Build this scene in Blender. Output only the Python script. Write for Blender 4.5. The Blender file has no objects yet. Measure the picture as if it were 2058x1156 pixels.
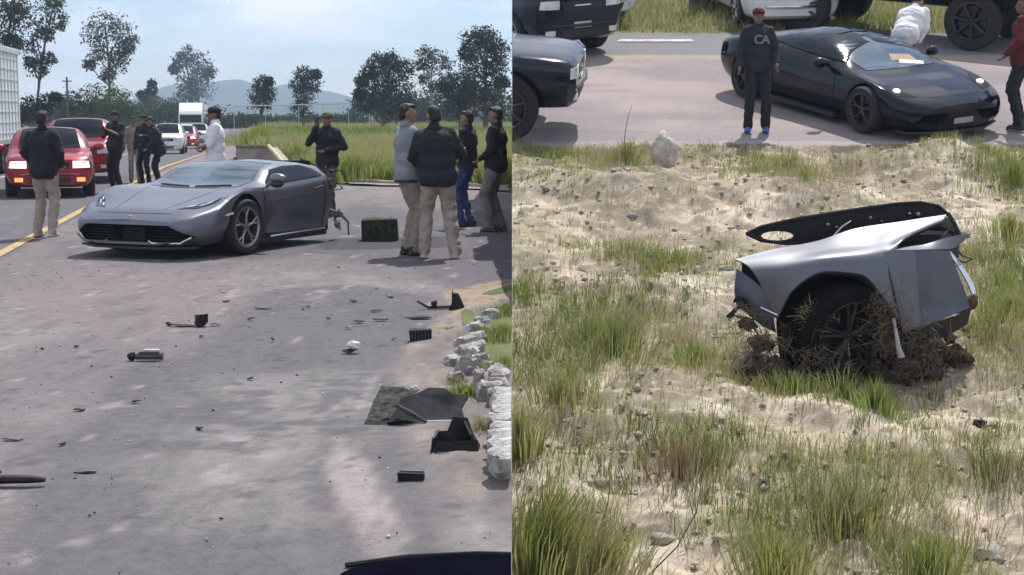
import bpy, bmesh, math, random
import numpy as np
from mathutils import Vector, Matrix, Quaternion, noise
from mathutils.bvhtree import BVHTree

SC = bpy.context.scene
COL = SC.collection
R = math.radians

# ---------------------------------------------------------------- camera
EYE = 1.67
FPX = 3000.0                       # focal length in photograph pixels (2058 wide)
PITCH = math.atan(353.0 / FPX)
cam_d = bpy.data.cameras.new('camera')
cam = bpy.data.objects.new('camera', cam_d)
COL.objects.link(cam)
cam.location = (0, 0, EYE)
cam.rotation_euler = (R(90) - PITCH, 0, 0)
cam_d.sensor_width = 36
cam_d.lens = FPX / 2058 * 36
cam_d.clip_start = 0.1
cam_d.clip_end = 6000
SC.camera = cam

# ---------------------------------------------------------------- sun and sky
SUN_TO = Vector((0.29, 0.84, 0)).normalized() * math.cos(R(61)) + Vector((0, 0, math.sin(R(61))))
sun_d = bpy.data.lights.new('sun', 'SUN')
sun_d.energy = 4.6
sun_d.angle = R(0.6)
sun_d.color = (1.0, 0.955, 0.90)
sun = bpy.data.objects.new('sun', sun_d)
COL.objects.link(sun)
sun.location = (20, 30, 60)
sun.rotation_euler = SUN_TO.to_track_quat('Z', 'Y').to_euler()

W = bpy.data.worlds.new('World')
SC.world = W
W.use_nodes = True
nt = W.node_tree
nt.nodes.clear()
out = nt.nodes.new('ShaderNodeOutputWorld')
bg = nt.nodes.new('ShaderNodeBackground')
sky = nt.nodes.new('ShaderNodeTexSky')
sky.sky_type = 'NISHITA'
sky.sun_disc = False
sky.sun_elevation = R(61)
sky.sun_rotation = math.atan2(SUN_TO.x, SUN_TO.y)
sky.altitude = 1800
sky.air_density = 1.0
sky.dust_density = 2.0
sky.ozone_density = 1.5
tc = nt.nodes.new('ShaderNodeTexCoord')
mp = nt.nodes.new('ShaderNodeMapping')
mp.inputs['Scale'].default_value = (3.0, 3.0, 11.0)
mp.inputs['Location'].default_value = (0.35, 0.0, 0.1)
ns = nt.nodes.new('ShaderNodeTexNoise')
ns.inputs['Scale'].default_value = 2.6
ns.inputs['Detail'].default_value = 9
ns.inputs['Roughness'].default_value = 0.55
rp = nt.nodes.new('ShaderNodeMapRange')
rp.inputs['From Min'].default_value = 0.40
rp.inputs['From Max'].default_value = 0.62
rp.inputs['To Min'].default_value = 0.0
rp.inputs['To Max'].default_value = 1.0
mixc = nt.nodes.new('ShaderNodeMix')
mixc.data_type = 'RGBA'
mixc.inputs['B'].default_value = (9.0, 9.1, 9.6, 1)
nt.links.new(tc.outputs['Generated'], mp.inputs['Vector'])
nt.links.new(mp.outputs[0], ns.inputs['Vector'])
nt.links.new(ns.outputs['Fac'], rp.inputs['Value'])
nt.links.new(rp.outputs['Result'], mixc.inputs['Factor'])
nt.links.new(sky.outputs[0], mixc.inputs['A'])
nt.links.new(mixc.outputs['Result'], bg.inputs['Color'])
bg.inputs['Strength'].default_value = 0.13
nt.links.new(bg.outputs[0], out.inputs['Surface'])

SC.view_settings.view_transform = 'Standard'
SC.view_settings.look = 'None'
SC.view_settings.exposure = 0.12
SC.view_settings.gamma = 1.0
SC.view_settings.use_curve_mapping = False
SC.cycles.max_bounces = 6
SC.cycles.volume_bounces = 0
SC.cycles.use_denoising = True

# ---------------------------------------------------------------- points from the photograph's rays
_F = Vector((0, math.cos(PITCH), -math.sin(PITCH)))
_U = Vector((0, math.sin(PITCH), math.cos(PITCH)))
def ray(px, py):
    return _F * FPX + Vector((px - 1029.0, 0, 0)) + _U * (578.0 - py)
def G(px, py, z=0.0):
    """point of the level ground on the left"""
    d = ray(px, py); t = (z - EYE) / d.z
    return Vector((d.x * t, d.y * t, z))
SLOPE = math.atan(1019.0 / FPX) - PITCH      # the roadside bank on the right rises away
KS = math.tan(SLOPE)
Z0 = EYE - 4.15 / math.cos(SLOPE)
def S(px, py, h=0.0):
    """point of the sloping ground on the right"""
    d = ray(px, py)
    t = (Z0 + h - EYE) / (d.z - KS * d.y)
    return Vector((d.x * t, d.y * t, EYE + d.z * t))
def AtY(px, py, Y):
    d = ray(px, py); t = Y / d.y
    return Vector((d.x * t, Y, EYE + d.z * t))
def sz(x, y):
    return Z0 + KS * y

# ---------------------------------------------------------------- tagging
def tag(o, label=None, cat=None, group=None, kind=None):
    if label: o['label'] = label
    if cat: o['category'] = cat
    if group: o['group'] = group
    if kind: o['kind'] = kind
    return o
def empty(name, loc=(0, 0, 0), rz=0.0, parent=None, tilt=0.0, scale=1.0):
    o = bpy.data.objects.new(name, None)
    COL.objects.link(o)
    o.empty_display_size = 0.1
    M = Matrix.Translation(Vector(loc)) @ Matrix.Rotation(tilt, 4, 'X') @ Matrix.Rotation(rz, 4, 'Z') @ Matrix.Scale(scale, 4)
    if parent: o.parent = parent
    o.matrix_local = M
    return o
def link(name, me, parent=None, kind=None):
    o = bpy.data.objects.new(name, me)
    COL.objects.link(o)
    if parent: o.parent = parent
    if kind: o['kind'] = kind
    return o
def kids(o):
    return [c for c in bpy.data.objects if c.parent == o]
def copy_tree(o, parent=None):
    c = o.copy(); COL.objects.link(c); c.parent = parent
    for ch in kids(o):
        copy_tree(ch, c)
    return c

# ---------------------------------------------------------------- materials
_M = {}
def mat(name, col, rough=0.6, metal=0.0, var=0.12, scale=6.0, bump=0.0, coat=0.0, col2=None, detail=6, emis=None, estr=0, spec=0.5, bscale=None, trans=0.0, alpha=1.0, stretch=None):
    if name in _M: return _M[name]
    m = bpy.data.materials.new(name)
    m.use_nodes = True
    t = m.node_tree; N = t.nodes; L = t.links
    b = N['Principled BSDF']
    b.inputs['Roughness'].default_value = rough
    b.inputs['Metallic'].default_value = metal
    b.inputs['Specular IOR Level'].default_value = spec
    if coat:
        b.inputs['Coat Weight'].default_value = coat
        b.inputs['Coat Roughness'].default_value = 0.06
    if trans: b.inputs['Transmission Weight'].default_value = trans
    if alpha < 1: b.inputs['Alpha'].default_value = alpha
    c = N.new('ShaderNodeTexCoord')
    mpp = N.new('ShaderNodeMapping')
    if stretch: mpp.inputs['Scale'].default_value = stretch
    L.new(c.outputs['Object'], mpp.inputs['Vector'])
    n = N.new('ShaderNodeTexNoise')
    n.inputs['Scale'].default_value = scale
    n.inputs['Detail'].default_value = detail
    n.inputs['Roughness'].default_value = 0.6
    L.new(mpp.outputs[0], n.inputs['Vector'])
    cr = N.new('ShaderNodeValToRGB')
    a = [max(0, x * (1 - var)) for x in col]
    z = list(col2) if col2 else [min(1, x * (1 + var)) for x in col]
    cr.color_ramp.elements[0].color = (*a, 1); cr.color_ramp.elements[0].position = 0.32
    cr.color_ramp.elements[1].color = (*z, 1); cr.color_ramp.elements[1].position = 0.68
    L.new(n.outputs['Fac'], cr.inputs['Fac'])
    L.new(cr.outputs['Color'], b.inputs['Base Color'])
    if bump:
        n2 = N.new('ShaderNodeTexNoise')
        n2.inputs['Scale'].default_value = bscale or scale * 4
        n2.inputs['Detail'].default_value = 5
        L.new(mpp.outputs[0], n2.inputs['Vector'])
        bp = N.new('ShaderNodeBump')
        bp.inputs['Strength'].default_value = bump
        bp.inputs['Distance'].default_value = 0.02
        L.new(n2.outputs['Fac'], bp.inputs['Height'])
        L.new(bp.outputs[0], b.inputs['Normal'])
    if emis:
        b.inputs['Emission Color'].default_value = (*emis, 1)
        b.inputs['Emission Strength'].default_value = estr
    _M[name] = m
    return m

def leafmat(name, col, col2, trans=0.35):
    """foliage: diffuse with some light coming through, colour varying over space"""
    if name in _M: return _M[name]
    m = bpy.data.materials.new(name); m.use_nodes = True
    t = m.node_tree; N = t.nodes; L = t.links
    N.clear()
    o = N.new('ShaderNodeOutputMaterial')
    c = N.new('ShaderNodeTexCoord'); n = N.new('ShaderNodeTexNoise')
    n.inputs['Scale'].default_value = 1.7; n.inputs['Detail'].default_value = 8; n.inputs['Roughness'].default_value = 0.75
    L.new(c.outputs['Object'], n.inputs['Vector'])
    cr = N.new('ShaderNodeValToRGB')
    cr.color_ramp.elements[0].color = (*col, 1); cr.color_ramp.elements[0].position = 0.35
    cr.color_ramp.elements[1].color = (*col2, 1); cr.color_ramp.elements[1].position = 0.65
    L.new(n.outputs['Fac'], cr.inputs['Fac'])
    d = N.new('ShaderNodeBsdfDiffuse'); tr = N.new('ShaderNodeBsdfTranslucent'); mx = N.new('ShaderNodeMixShader')
    mx.inputs[0].default_value = trans
    L.new(cr.outputs[0], d.inputs[0]); L.new(cr.outputs[0], tr.inputs[0])
    L.new(d.outputs[0], mx.inputs[1]); L.new(tr.outputs[0], mx.inputs[2]); L.new(mx.outputs[0], o.inputs[0])
    _M[name] = m
    return m

# ---------------------------------------------------------------- mesh builder
class MB:
    def __init__(s):
        s.v = []; s.f = []; s.m = []; s.cur = 0
    def add(s, vs, fs):
        b = len(s.v)
        s.v += [tuple(v) for v in vs]
        s.f += [tuple(i + b for i in f) for f in fs]
        s.m += [s.cur] * len(fs)
        return s
    def box(s, c, d, rot=None, jit=0.0, rnd=None):
        x, y, z = d[0] / 2, d[1] / 2, d[2] / 2
        vs = [Vector((i * x, j * y, k * z)) for i in (-1, 1) for j in (-1, 1) for k in (-1, 1)]
        if jit:
            r = rnd or random
            vs = [v + Vector((r.uniform(-jit, jit), r.uniform(-jit, jit), r.uniform(-jit, jit))) for v in vs]
        if rot is not None: vs = [rot @ v for v in vs]
        vs = [v + Vector(c) for v in vs]
        return s.add(vs, [(0, 1, 3, 2), (4, 6, 7, 5), (0, 4, 5, 1), (2, 3, 7, 6), (0, 2, 6, 4), (1, 5, 7, 3)])
    def tube(s, pts, rad, n=8, cap=True, flat=1.0):
        pts = [Vector(p) for p in pts]
        if not hasattr(rad, '__len__'): rad = [rad] * len(pts)
        rings = []
        up = Vector((0, 0, 1))
        for i, p in enumerate(pts):
            t = (pts[min(i + 1, len(pts) - 1)] - pts[max(i - 1, 0)])
            if t.length < 1e-9: t = Vector((0, 0, 1))
            t.normalize()
            a = up if abs(t.z) < 0.95 else Vector((1, 0, 0))
            u = t.cross(a).normalized(); w = t.cross(u).normalized()
            rings.append([p + u * math.cos(2 * math.pi * k / n) * rad[i] + w * math.sin(2 * math.pi * k / n) * rad[i] * flat for k in range(n)])
        vs = [q for r in rings for q in r]
        fs = []
        for i in range(len(pts) - 1):
            for k in range(n):
                a = i * n + k; b = i * n + (k + 1) % n
                fs.append((a, b, b + n, a + n))
        if cap:
            fs.append(tuple(range(n - 1, -1, -1)))
            fs.append(tuple(range((len(pts) - 1) * n, len(pts) * n)))
        return s.add(vs, fs)
    def lathe(s, prof, n=32, axis='Y', c=(0, 0, 0)):
        """profile of (radius, offset along the axis)"""
        vs = []
        for k in range(n):
            a = 2 * math.pi * k / n
            for r, h in prof:
                p = (r * math.cos(a), h, r * math.sin(a)) if axis == 'Y' else (r * math.cos(a), r * math.sin(a), h)
                vs.append((p[0] + c[0], p[1] + c[1], p[2] + c[2]))
        m = len(prof); fs = []
        for k in range(n):
            for j in range(m - 1):
                a = k * m + j; b = ((k + 1) % n) * m + j
                fs.append((a, a + 1, b + 1, b) if axis == 'Z' else (a, b, b + 1, a + 1))
        return s.add(vs, fs)
    def ell(s, c, r, nu=12, nv=8, rot=None, wob=0.0, seed=0, sq=1.0):
        vs = []; fs = []
        for i in range(nv + 1):
            th = math.pi * i / nv
            for k in range(nu):
                a = 2 * math.pi * k / nu
                d = Vector((math.sin(th) * math.cos(a), math.sin(th) * math.sin(a), math.cos(th)))
                w = 1.0 + (wob * noise.noise(d * 1.7 + Vector((seed * 7.1, seed * 3.3, 0))) if wob else 0)
                if sq != 1.0: d = Vector([math.copysign(abs(q) ** sq, q) for q in d])
                p = Vector((d.x * r[0] * w, d.y * r[1] * w, d.z * r[2] * w))
                if rot is not None: p = rot @ p
                vs.append(p + Vector(c))
        for i in range(nv):
            for k in range(nu):
                a = i * nu + k; b = i * nu + (k + 1) % nu
                fs.append((a, a + nu, b + nu, b))
        return s.add(vs, fs)
    def prism(s, poly, ax, a0, a1):
        """closed prism; poly in the two other axes in cyclic order (X: y,z  Y: x,z  Z: x,y)"""
        n = len(poly)
        def P(q, h):
            if ax == 'X': return (h, q[0], q[1])
            if ax == 'Y': return (q[0], h, q[1])
            return (q[0], q[1], h)
        vs = [P(q, a0) for q in poly] + [P(q, a1) for q in poly]
        fs = [tuple(range(n - 1, -1, -1)), tuple(range(n, 2 * n))]
        fs += [(i, (i + 1) % n, (i + 1) % n + n, i + n) for i in range(n)]
        return s.add(vs, fs)
    def mesh(s, name, mats, smooth=False, angle=None, fix=True):
        me = bpy.data.meshes.new(name)
        me.from_pydata(s.v, [], s.f)
        if not isinstance(mats, (list, tuple)): mats = [mats]
        for m in mats: me.materials.append(m)
        if len(mats) > 1: me.polygons.foreach_set('material_index', s.m)
        if fix:
            bm = bmesh.new(); bm.from_mesh(me)
            bmesh.ops.remove_doubles(bm, verts=bm.verts, dist=1e-5)
            bmesh.ops.recalc_face_normals(bm, faces=bm.faces)
            bm.to_mesh(me); bm.free()
        if smooth:
            me.polygons.foreach_set('use_smooth', [True] * len(me.polygons))
            me.set_sharp_from_angle(angle=R(angle or 40))
        me.update()
        return me
    def build(s, name, mats, parent=None, smooth=False, angle=None, kind=None, fix=True):
        return link(name, s.mesh(name, mats, smooth, angle, fix), parent, kind)

def sheet(name, poly, m, z=0.0, kind='structure', fz=None):
    """flat ground sheet from a polygon of (x, y) points"""
    me = bpy.data.meshes.new(name)
    me.from_pydata([(x, y, (fz(x, y) if fz else 0) + z) for x, y in poly], [], [tuple(range(len(poly)))])
    me.materials.append(m)
    bm = bmesh.new(); bm.from_mesh(me)
    bmesh.ops.recalc_face_normals(bm, faces=bm.faces)
    for f in bm.faces:
        if f.normal.z < 0: f.normal_flip()
    bm.to_mesh(me); bm.free()
    return link(name, me, None, kind)

def np_mesh(name, V, F, mats, mi=None, parent=None, kind=None, smooth=False):
    """fast mesh from numpy arrays; F is (n,3) or (n,4)"""
    me = bpy.data.meshes.new(name)
    nv, nf, k = len(V), len(F), F.shape[1]
    me.vertices.add(nv); me.vertices.foreach_set('co', np.ascontiguousarray(V, dtype=np.float32).ravel())
    me.loops.add(nf * k); me.loops.foreach_set('vertex_index', np.ascontiguousarray(F, dtype=np.int32).ravel())
    me.polygons.add(nf)
    me.polygons.foreach_set('loop_start', np.arange(0, nf * k, k, dtype=np.int32))
    me.polygons.foreach_set('loop_total', np.full(nf, k, dtype=np.int32))
    if not isinstance(mats, (list, tuple)): mats = [mats]
    for m in mats: me.materials.append(m)
    if mi is not None: me.polygons.foreach_set('material_index', np.ascontiguousarray(mi, dtype=np.int32))
    if smooth: me.polygons.foreach_set('use_smooth', np.ones(nf, dtype=bool))
    me.update(calc_edges=True)
    me.validate()
    return link(name, me, parent, kind)

def evaluated(o, name=None):
    """bake an object's modifiers into a fresh mesh"""
    bpy.context.view_layer.update()
    dg = bpy.context.evaluated_depsgraph_get()
    me = bpy.data.meshes.new_from_object(o.evaluated_get(dg), depsgraph=dg)
    if name: me.name = name
    return me

def boolean(me, cutter_mb, mats_c):
    """difference of a mesh with the builder's closed shape; the cut takes the cutter's material"""
    a = bpy.data.objects.new('tmp_a', me); COL.objects.link(a)
    cm = cutter_mb.mesh('tmp_c', mats_c)
    c = bpy.data.objects.new('tmp_c', cm); COL.objects.link(c)
    md = a.modifiers.new('b', 'BOOLEAN'); md.operation = 'DIFFERENCE'; md.object = c; md.solver = 'EXACT'; md.material_mode = 'TRANSFER'
    r = evaluated(a)
    bpy.data.objects.remove(a); bpy.data.objects.remove(c)
    return r

def cut_x(root, x=0.0, keep='right'):
    """slice a thing where the two places meet (world plane X = x)"""
    bpy.context.view_layer.update()
    def rec(o):
        if o.type == 'MESH':
            me = o.data.copy(); M = o.matrix_world
            bm = bmesh.new(); bm.from_mesh(me); bm.transform(M)
            n = Vector((1, 0, 0))
            xs = [v.co.x for v in bm.verts]
            if xs and min(xs) < x < max(xs):
                g = bm.verts[:] + bm.edges[:] + bm.faces[:]
                r = bmesh.ops.bisect_plane(bm, geom=g, plane_co=(x, 0, 0), plane_no=n, clear_inner=(keep == 'right'), clear_outer=(keep != 'right'))
                ed = [e for e in r['geom_cut'] if isinstance(e, bmesh.types.BMEdge)]
                try: bmesh.ops.holes_fill(bm, edges=ed, sides=0)
                except Exception: pass
            elif xs and ((keep == 'right' and max(xs) <= x) or (keep != 'right' and min(xs) >= x)):
                bm.free()
                for c in kids(o): rec(c)
                bpy.data.objects.remove(o); return
            bm.transform(M.inverted()); bm.to_mesh(me); bm.free()
            o.data = me
        for c in kids(o): rec(c)
    rec(root)
# ================================================================= the level ground (left)
def ground_mat(name, layers, base, rough=0.9, bump=0.35, bscale=60, speck=0.12, extra=None):
    """layers: list of (noise scale, threshold lo, hi, colour, stretch)"""
    m = bpy.data.materials.new(name); m.use_nodes = True
    t = m.node_tree; N = t.nodes; L = t.links
    b = N['Principled BSDF']; b.inputs['Roughness'].default_value = rough
    b.inputs['Specular IOR Level'].default_value = 0.3
    c = N.new('ShaderNodeTexCoord')
    rgb = N.new('ShaderNodeRGB'); rgb.outputs[0].default_value = (*base, 1)
    cur = rgb.outputs[0]
    for k, (sc, lo, hi, colr, st) in enumerate(layers):
        mpp = N.new('ShaderNodeMapping'); mpp.inputs['Scale'].default_value = st
        mpp.inputs['Location'].default_value = (k * 3.7, k * 1.9, 0)
        L.new(c.outputs['Object'], mpp.inputs['Vector'])
        n = N.new('ShaderNodeTexNoise'); n.inputs['Scale'].default_value = sc; n.inputs['Detail'].default_value = 8; n.inputs['Roughness'].default_value = 0.62
        L.new(mpp.outputs[0], n.inputs['Vector'])
        r = N.new('ShaderNodeMapRange'); r.inputs['From Min'].default_value = lo; r.inputs['From Max'].default_value = hi
        L.new(n.outputs['Fac'], r.inputs['Value'])
        mx = N.new('ShaderNodeMix'); mx.data_type = 'RGBA'
        L.new(r.outputs[0], mx.inputs['Factor']); L.new(cur, mx.inputs['A']); mx.inputs['B'].default_value = (*colr, 1)
        cur = mx.outputs['Result']
    # fine grain of the stones
    n = N.new('ShaderNodeTexNoise'); n.inputs['Scale'].default_value = bscale; n.inputs['Detail'].default_value = 3
    L.new(c.outputs['Object'], n.inputs['Vector'])
    r = N.new('ShaderNodeMapRange'); r.inputs['From Min'].default_value = 0.25; r.inputs['From Max'].default_value = 0.75
    r.inputs['To Min'].default_value = 1 - speck; r.inputs['To Max'].default_value = 1 + speck
    L.new(n.outputs['Fac'], r.inputs['Value'])
    hs = N.new('ShaderNodeVectorMath'); hs.operation = 'SCALE'
    L.new(cur, hs.inputs[0]); L.new(r.outputs[0], hs.inputs['Scale'])
    L.new(hs.outputs[0], b.inputs['Base Color'])
    bp = N.new('ShaderNodeBump'); bp.inputs['Strength'].default_value = bump; bp.inputs['Distance'].default_value = 0.01
    L.new(n.outputs['Fac'], bp.inputs['Height']); L.new(bp.outputs[0], b.inputs['Normal'])
    return m

M_soil = ground_mat('field_soil', [(0.2, .4, .6, (.10, .12, .035), (1, 1, 1)), (1.5, .45, .7, (.16, .15, .06), (1, 1, 1))], (.07, .10, .03))
M_apron = ground_mat('worn_asphalt', [
    (0.35, .42, .60, (.195, .160, .165), (1, .5, 1)),
    (0.9, .50, .62, (.145, .130, .135), (1, .45, 1)),
    (2.2, .52, .66, (.25, .225, .215), (1, .35, 1)),
    (9.0, .55, .75, (.235, .215, .205), (1, .6, 1)),
    (30, .64, .72, (.09, .085, .09), (1, 1, 1))], (.165, .143, .150), bscale=90)
M_patch = ground_mat('repaired_asphalt', [
    (0.8, .45, .62, (.135, .125, .135), (1, .5, 1)),
    (3.5, .5, .7, (.22, .205, .20), (1, .3, 1)),
    (25, .62, .72, (.075, .07, .08), (1, 1, 1))], (.155, .145, .152), bscale=90)
M_road = ground_mat('highway_asphalt', [(0.5, .45, .65, (.125, .115, .125), (1, .2, 1)), (4, .5, .7, (.15, .14, .145), (1, .2, 1))], (.10, .094, .105), bscale=90)
M_dark = ground_mat('dark_asphalt', [(0.6, .42, .6, (.095, .09, .105), (.4, 1, 1)), (6, .5, .7, (.16, .15, .16), (.3, 1, 1))], (.12, .112, .122), bscale=90)
M_dirt = ground_mat('pale_dirt', [(1.2, .45, .65, (.33, .27, .22), (1, 1, 1)), (7, .5, .7, (.22, .185, .155), (1, 1, 1))], (.27, .225, .19), bscale=70, speck=.2)
M_yellow = mat('worn_yellow_paint', (.42, .27, .09), rough=.85, var=.3, scale=5, col2=(.52, .38, .17))
M_whitep = mat('worn_white_paint', (.42, .41, .40), rough=.85, var=.3, scale=6, col2=(.6, .6, .58))

def GP(*pp): return [(G(a, b).x, G(a, b).y) for a, b in pp]

# road axis: vanishing point at x = 540; beyond 45 m the highway dips a little below the field
VX = (540 - 1029) / FPX
def lane(off, Y):
    return (VX * Y + off, Y)
def dip(off, Y):
    t = min(max((.6 - off) / 1.8, 0), 1); t = t * t * (3 - 2 * t)
    return -t * min(max(Y - 45, 0), 105) * .0135
def strip(name, o0, o1, Y0, Y1, m, z, kind='structure', offs=None, top=None):
    mb = MB(); Ys = [y for y in [Y0, 45, 60, 75, 90, 105, 120, 135, 150, 165, 240, 400] if Y0 <= y <= Y1]
    if Ys[-1] < Y1: Ys.append(Y1)
    of = offs or [o0, o1]
    for a_, b_ in zip(Ys[:-1], Ys[1:]):
        for u, v in zip(of[:-1], of[1:]):
            P = []
            for (o_, y_) in ((u, a_), (v, a_), (v, b_), (u, b_)):
                x_ = VX * y_ + o_
                x_ = min(x_, 0)
                P.append((x_, y_, z + dip(o_, y_)))
            mb.add(P, [(0, 1, 2, 3)])
    return mb.build(name, m, None, kind=kind)
sheet('ground_near', [(-1500, -60), (0, -60), (0, 3), (-1500, 3)], M_soil, -0.02)
strip('ground', 0, 0, 3, 2100, M_soil, -0.02, offs=[-1200, -60, -20, -13.4, -3.0, -1.3, -.6, 0, .6, 4, 2000])
sheet('ground_beyond', [(0, 62), (1500, 62), (1500, 2100), (0, 2100)], M_soil, -0.02)
sheet('apron', [(-60, -8), (0, -8), (0, 33.5), (-2.5, 34.2), (-4.6, 35.2), lane(1.0, 45), lane(-3.0, 45), (-60, 45)], M_apron, -0.004)
strip('road_shoulder', 0, 0, 45, 400, M_apron, 0.0, offs=[-3.0, -1.3, -.6, .6])
strip('highway', -13.4, -3.0, 3, 900, M_road, 0.004)
strip('yellow_edge_line', -3.25, -3.11, 3, 400, M_yellow, 0.012)
strip('lane_line', -6.9, -6.78, 4, 400, M_whitep, 0.008)

rnd = random.Random(3)
# near part of the apron: a fine grid whose worn patches, dirt and repairs are mixed per vertex
def vnoise(x, y, seed=0):
    xi = np.floor(x).astype(np.int64); yi = np.floor(y).astype(np.int64)
    fx = x - xi; fy = y - yi
    fx = fx * fx * (3 - 2 * fx); fy = fy * fy * (3 - 2 * fy)
    def h(a, b):
        v = np.sin((a * 127.1 + b * 311.7 + seed * 74.7)) * 43758.5453
        return v - np.floor(v)
    return (h(xi, yi) * (1 - fx) + h(xi + 1, yi) * fx) * (1 - fy) + (h(xi, yi + 1) * (1 - fx) + h(xi + 1, yi + 1) * fx) * fy
def fbm(x, y, o=5, seed=0, r=0.55):
    s = 0; a = 1; t = 0
    for k in range(o):
        s = s + a * vnoise(x * 2 ** k + 17 * k, y * 2 ** k + 5 * k, seed + k); t += a; a *= r
    return s / t
def polydist(X, Y, poly):
    """signed distance in plan, negative inside"""
    d = np.full(X.shape, 1e9); ins = np.zeros(X.shape, bool)
    n = len(poly)
    for i in range(n):
        ax, ay = poly[i]; bx, by = poly[(i + 1) % n]
        ex, ey = bx - ax, by - ay
        t = np.clip(((X - ax) * ex + (Y - ay) * ey) / (ex * ex + ey * ey + 1e-12), 0, 1)
        d = np.minimum(d, np.hypot(X - ax - t * ex, Y - ay - t * ey))
        c = ((ay > Y) != (by > Y)) & (X < (bx - ax) * (Y - ay) / (by - ay + 1e-12) + ax)
        ins ^= c
    return np.where(ins, -d, d)
def smooth(e0, e1, x):
    t = np.clip((x - e0) / (e1 - e0), 0, 1); return t * t * (3 - 2 * t)
def attr_mat(name, grain=90, speck=.14, bump=.4, rough=.92, mid=9.0, midamp=.10, cracks=False):
    m = bpy.data.materials.new(name); m.use_nodes = True
    t = m.node_tree; N = t.nodes; L = t.links
    b = N['Principled BSDF']; b.inputs['Roughness'].default_value = rough; b.inputs['Specular IOR Level'].default_value = .3
    a = N.new('ShaderNodeAttribute'); a.attribute_name = 'wear'
    c = N.new('ShaderNodeTexCoord')
    def nz(sc, d):
        n = N.new('ShaderNodeTexNoise'); n.inputs['Scale'].default_value = sc; n.inputs['Detail'].default_value = d
        L.new(c.outputs['Object'], n.inputs['Vector']); return n
    def rng(n, amp):
        r = N.new('ShaderNodeMapRange'); r.inputs['From Min'].default_value = .25; r.inputs['From Max'].default_value = .75
        r.inputs['To Min'].default_value = 1 - amp; r.inputs['To Max'].default_value = 1 + amp
        L.new(n.outputs['Fac'], r.inputs['Value']); return r
    n1 = nz(grain, 3); n2 = nz(mid, 11); n2.inputs['Roughness'].default_value = .72
    r1 = rng(n1, speck); r2 = rng(n2, midamp)
    mu = N.new('ShaderNodeMath'); mu.operation = 'MULTIPLY'; L.new(r1.outputs[0], mu.inputs[0]); L.new(r2.outputs[0], mu.inputs[1])
    hs = N.new('ShaderNodeVectorMath'); hs.operation = 'SCALE'
    L.new(a.outputs['Color'], hs.inputs[0]); L.new(mu.outputs[0], hs.inputs['Scale'])
    last = hs.outputs[0]
    if cracks:
        nd = nz(1.3, 5); sc_ = N.new('ShaderNodeVectorMath'); sc_.operation = 'SCALE'; sc_.inputs['Scale'].default_value = 1.1
        L.new(nd.outputs['Color'], sc_.inputs[0])
        ad = N.new('ShaderNodeVectorMath'); L.new(c.outputs['Object'], ad.inputs[0]); L.new(sc_.outputs[0], ad.inputs[1])
        vo = N.new('ShaderNodeTexVoronoi'); vo.feature = 'DISTANCE_TO_EDGE'; vo.inputs['Scale'].default_value = .55
        L.new(ad.outputs[0], vo.inputs['Vector'])
        mr = N.new('ShaderNodeMapRange'); mr.inputs['From Min'].default_value = .002; mr.inputs['From Max'].default_value = .009
        mr.inputs['To Min'].default_value = .82; mr.inputs['To Max'].default_value = 1.0
        L.new(vo.outputs['Distance'], mr.inputs['Value'])
        h2 = N.new('ShaderNodeVectorMath'); h2.operation = 'SCALE'; L.new(last, h2.inputs[0]); L.new(mr.outputs[0], h2.inputs['Scale']); last = h2.outputs[0]
    L.new(last, b.inputs['Base Color'])
    bp = N.new('ShaderNodeBump'); bp.inputs['Strength'].default_value = bump; bp.inputs['Distance'].default_value = .012
    L.new(n1.outputs['Fac'], bp.inputs['Height']); L.new(bp.outputs[0], b.inputs['Normal'])
    return m
def grid_mesh(name, xs, ys, Z, C, m, skip=None):
    nx, ny = len(xs), len(ys)
    X, Y = np.meshgrid(xs, ys, indexing='ij')
    V = np.stack([X, Y, Z], -1).reshape(-1, 3)
    i, j = np.meshgrid(np.arange(nx - 1), np.arange(ny - 1), indexing='ij')
    a = (i * ny + j).ravel()
    F = np.stack([a, a + ny, a + ny + 1, a + 1], -1)
    o = np_mesh(name, V, F, m, kind='structure', smooth=True)
    at = o.data.color_attributes.new('wear', 'FLOAT_COLOR', 'POINT')
    cc = np.ones((nx * ny, 4), np.float32); cc[:, :3] = C.reshape(-1, 3)
    at.data.foreach_set('color', cc.ravel())
    return o
def mixc3(C, col, w):
    w = np.clip(w, 0, 1)[..., None]
    return C * (1 - w) + np.array(col) * w

xs = np.linspace(-13.5, 0, 300); ys = np.linspace(3.0, 33.4, 640)
X, Y = np.meshgrid(xs, ys, indexing='ij')
w1 = fbm(X * .55, Y * .35, 5, 1); w2 = fbm(X * 1.6, Y * .7, 5, 9); w3 = fbm(X * 4, Y * 2.2, 4, 21); w4 = fbm(X * 9, Y * 6, 3, 33)
nzm = (w2 - .5) * .9 + (w3 - .5) * .5
C = np.zeros(X.shape + (3,)) + np.array((.172, .153, .156))
C = mixc3(C, (.215, .195, .192), smooth(.5, .62, w1))
C = mixc3(C, (.165, .145, .155), smooth(.55, .66, w2) * .7)
# pinkish worn streak in front of the car
d = polydist(X, Y, GP((160, 545), (420, 545), (700, 585), (560, 640), (330, 680), (60, 660), (0, 600)))
C = mixc3(C, (.198, .165, .166), smooth(.35, -.35, d + nzm * .6) * .7)
# repaired patch, darker
d = polydist(X, Y, GP((395, 690), (520, 590), (700, 575), (890, 600), (830, 690), (790, 800), (860, 1000), (900, 1400), (-100, 1500), (60, 900), (170, 840), (210, 760)))
C = mixc3(C, (.122, .114, .121), smooth(.10, -.12, d + nzm * .35) * .9)
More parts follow.
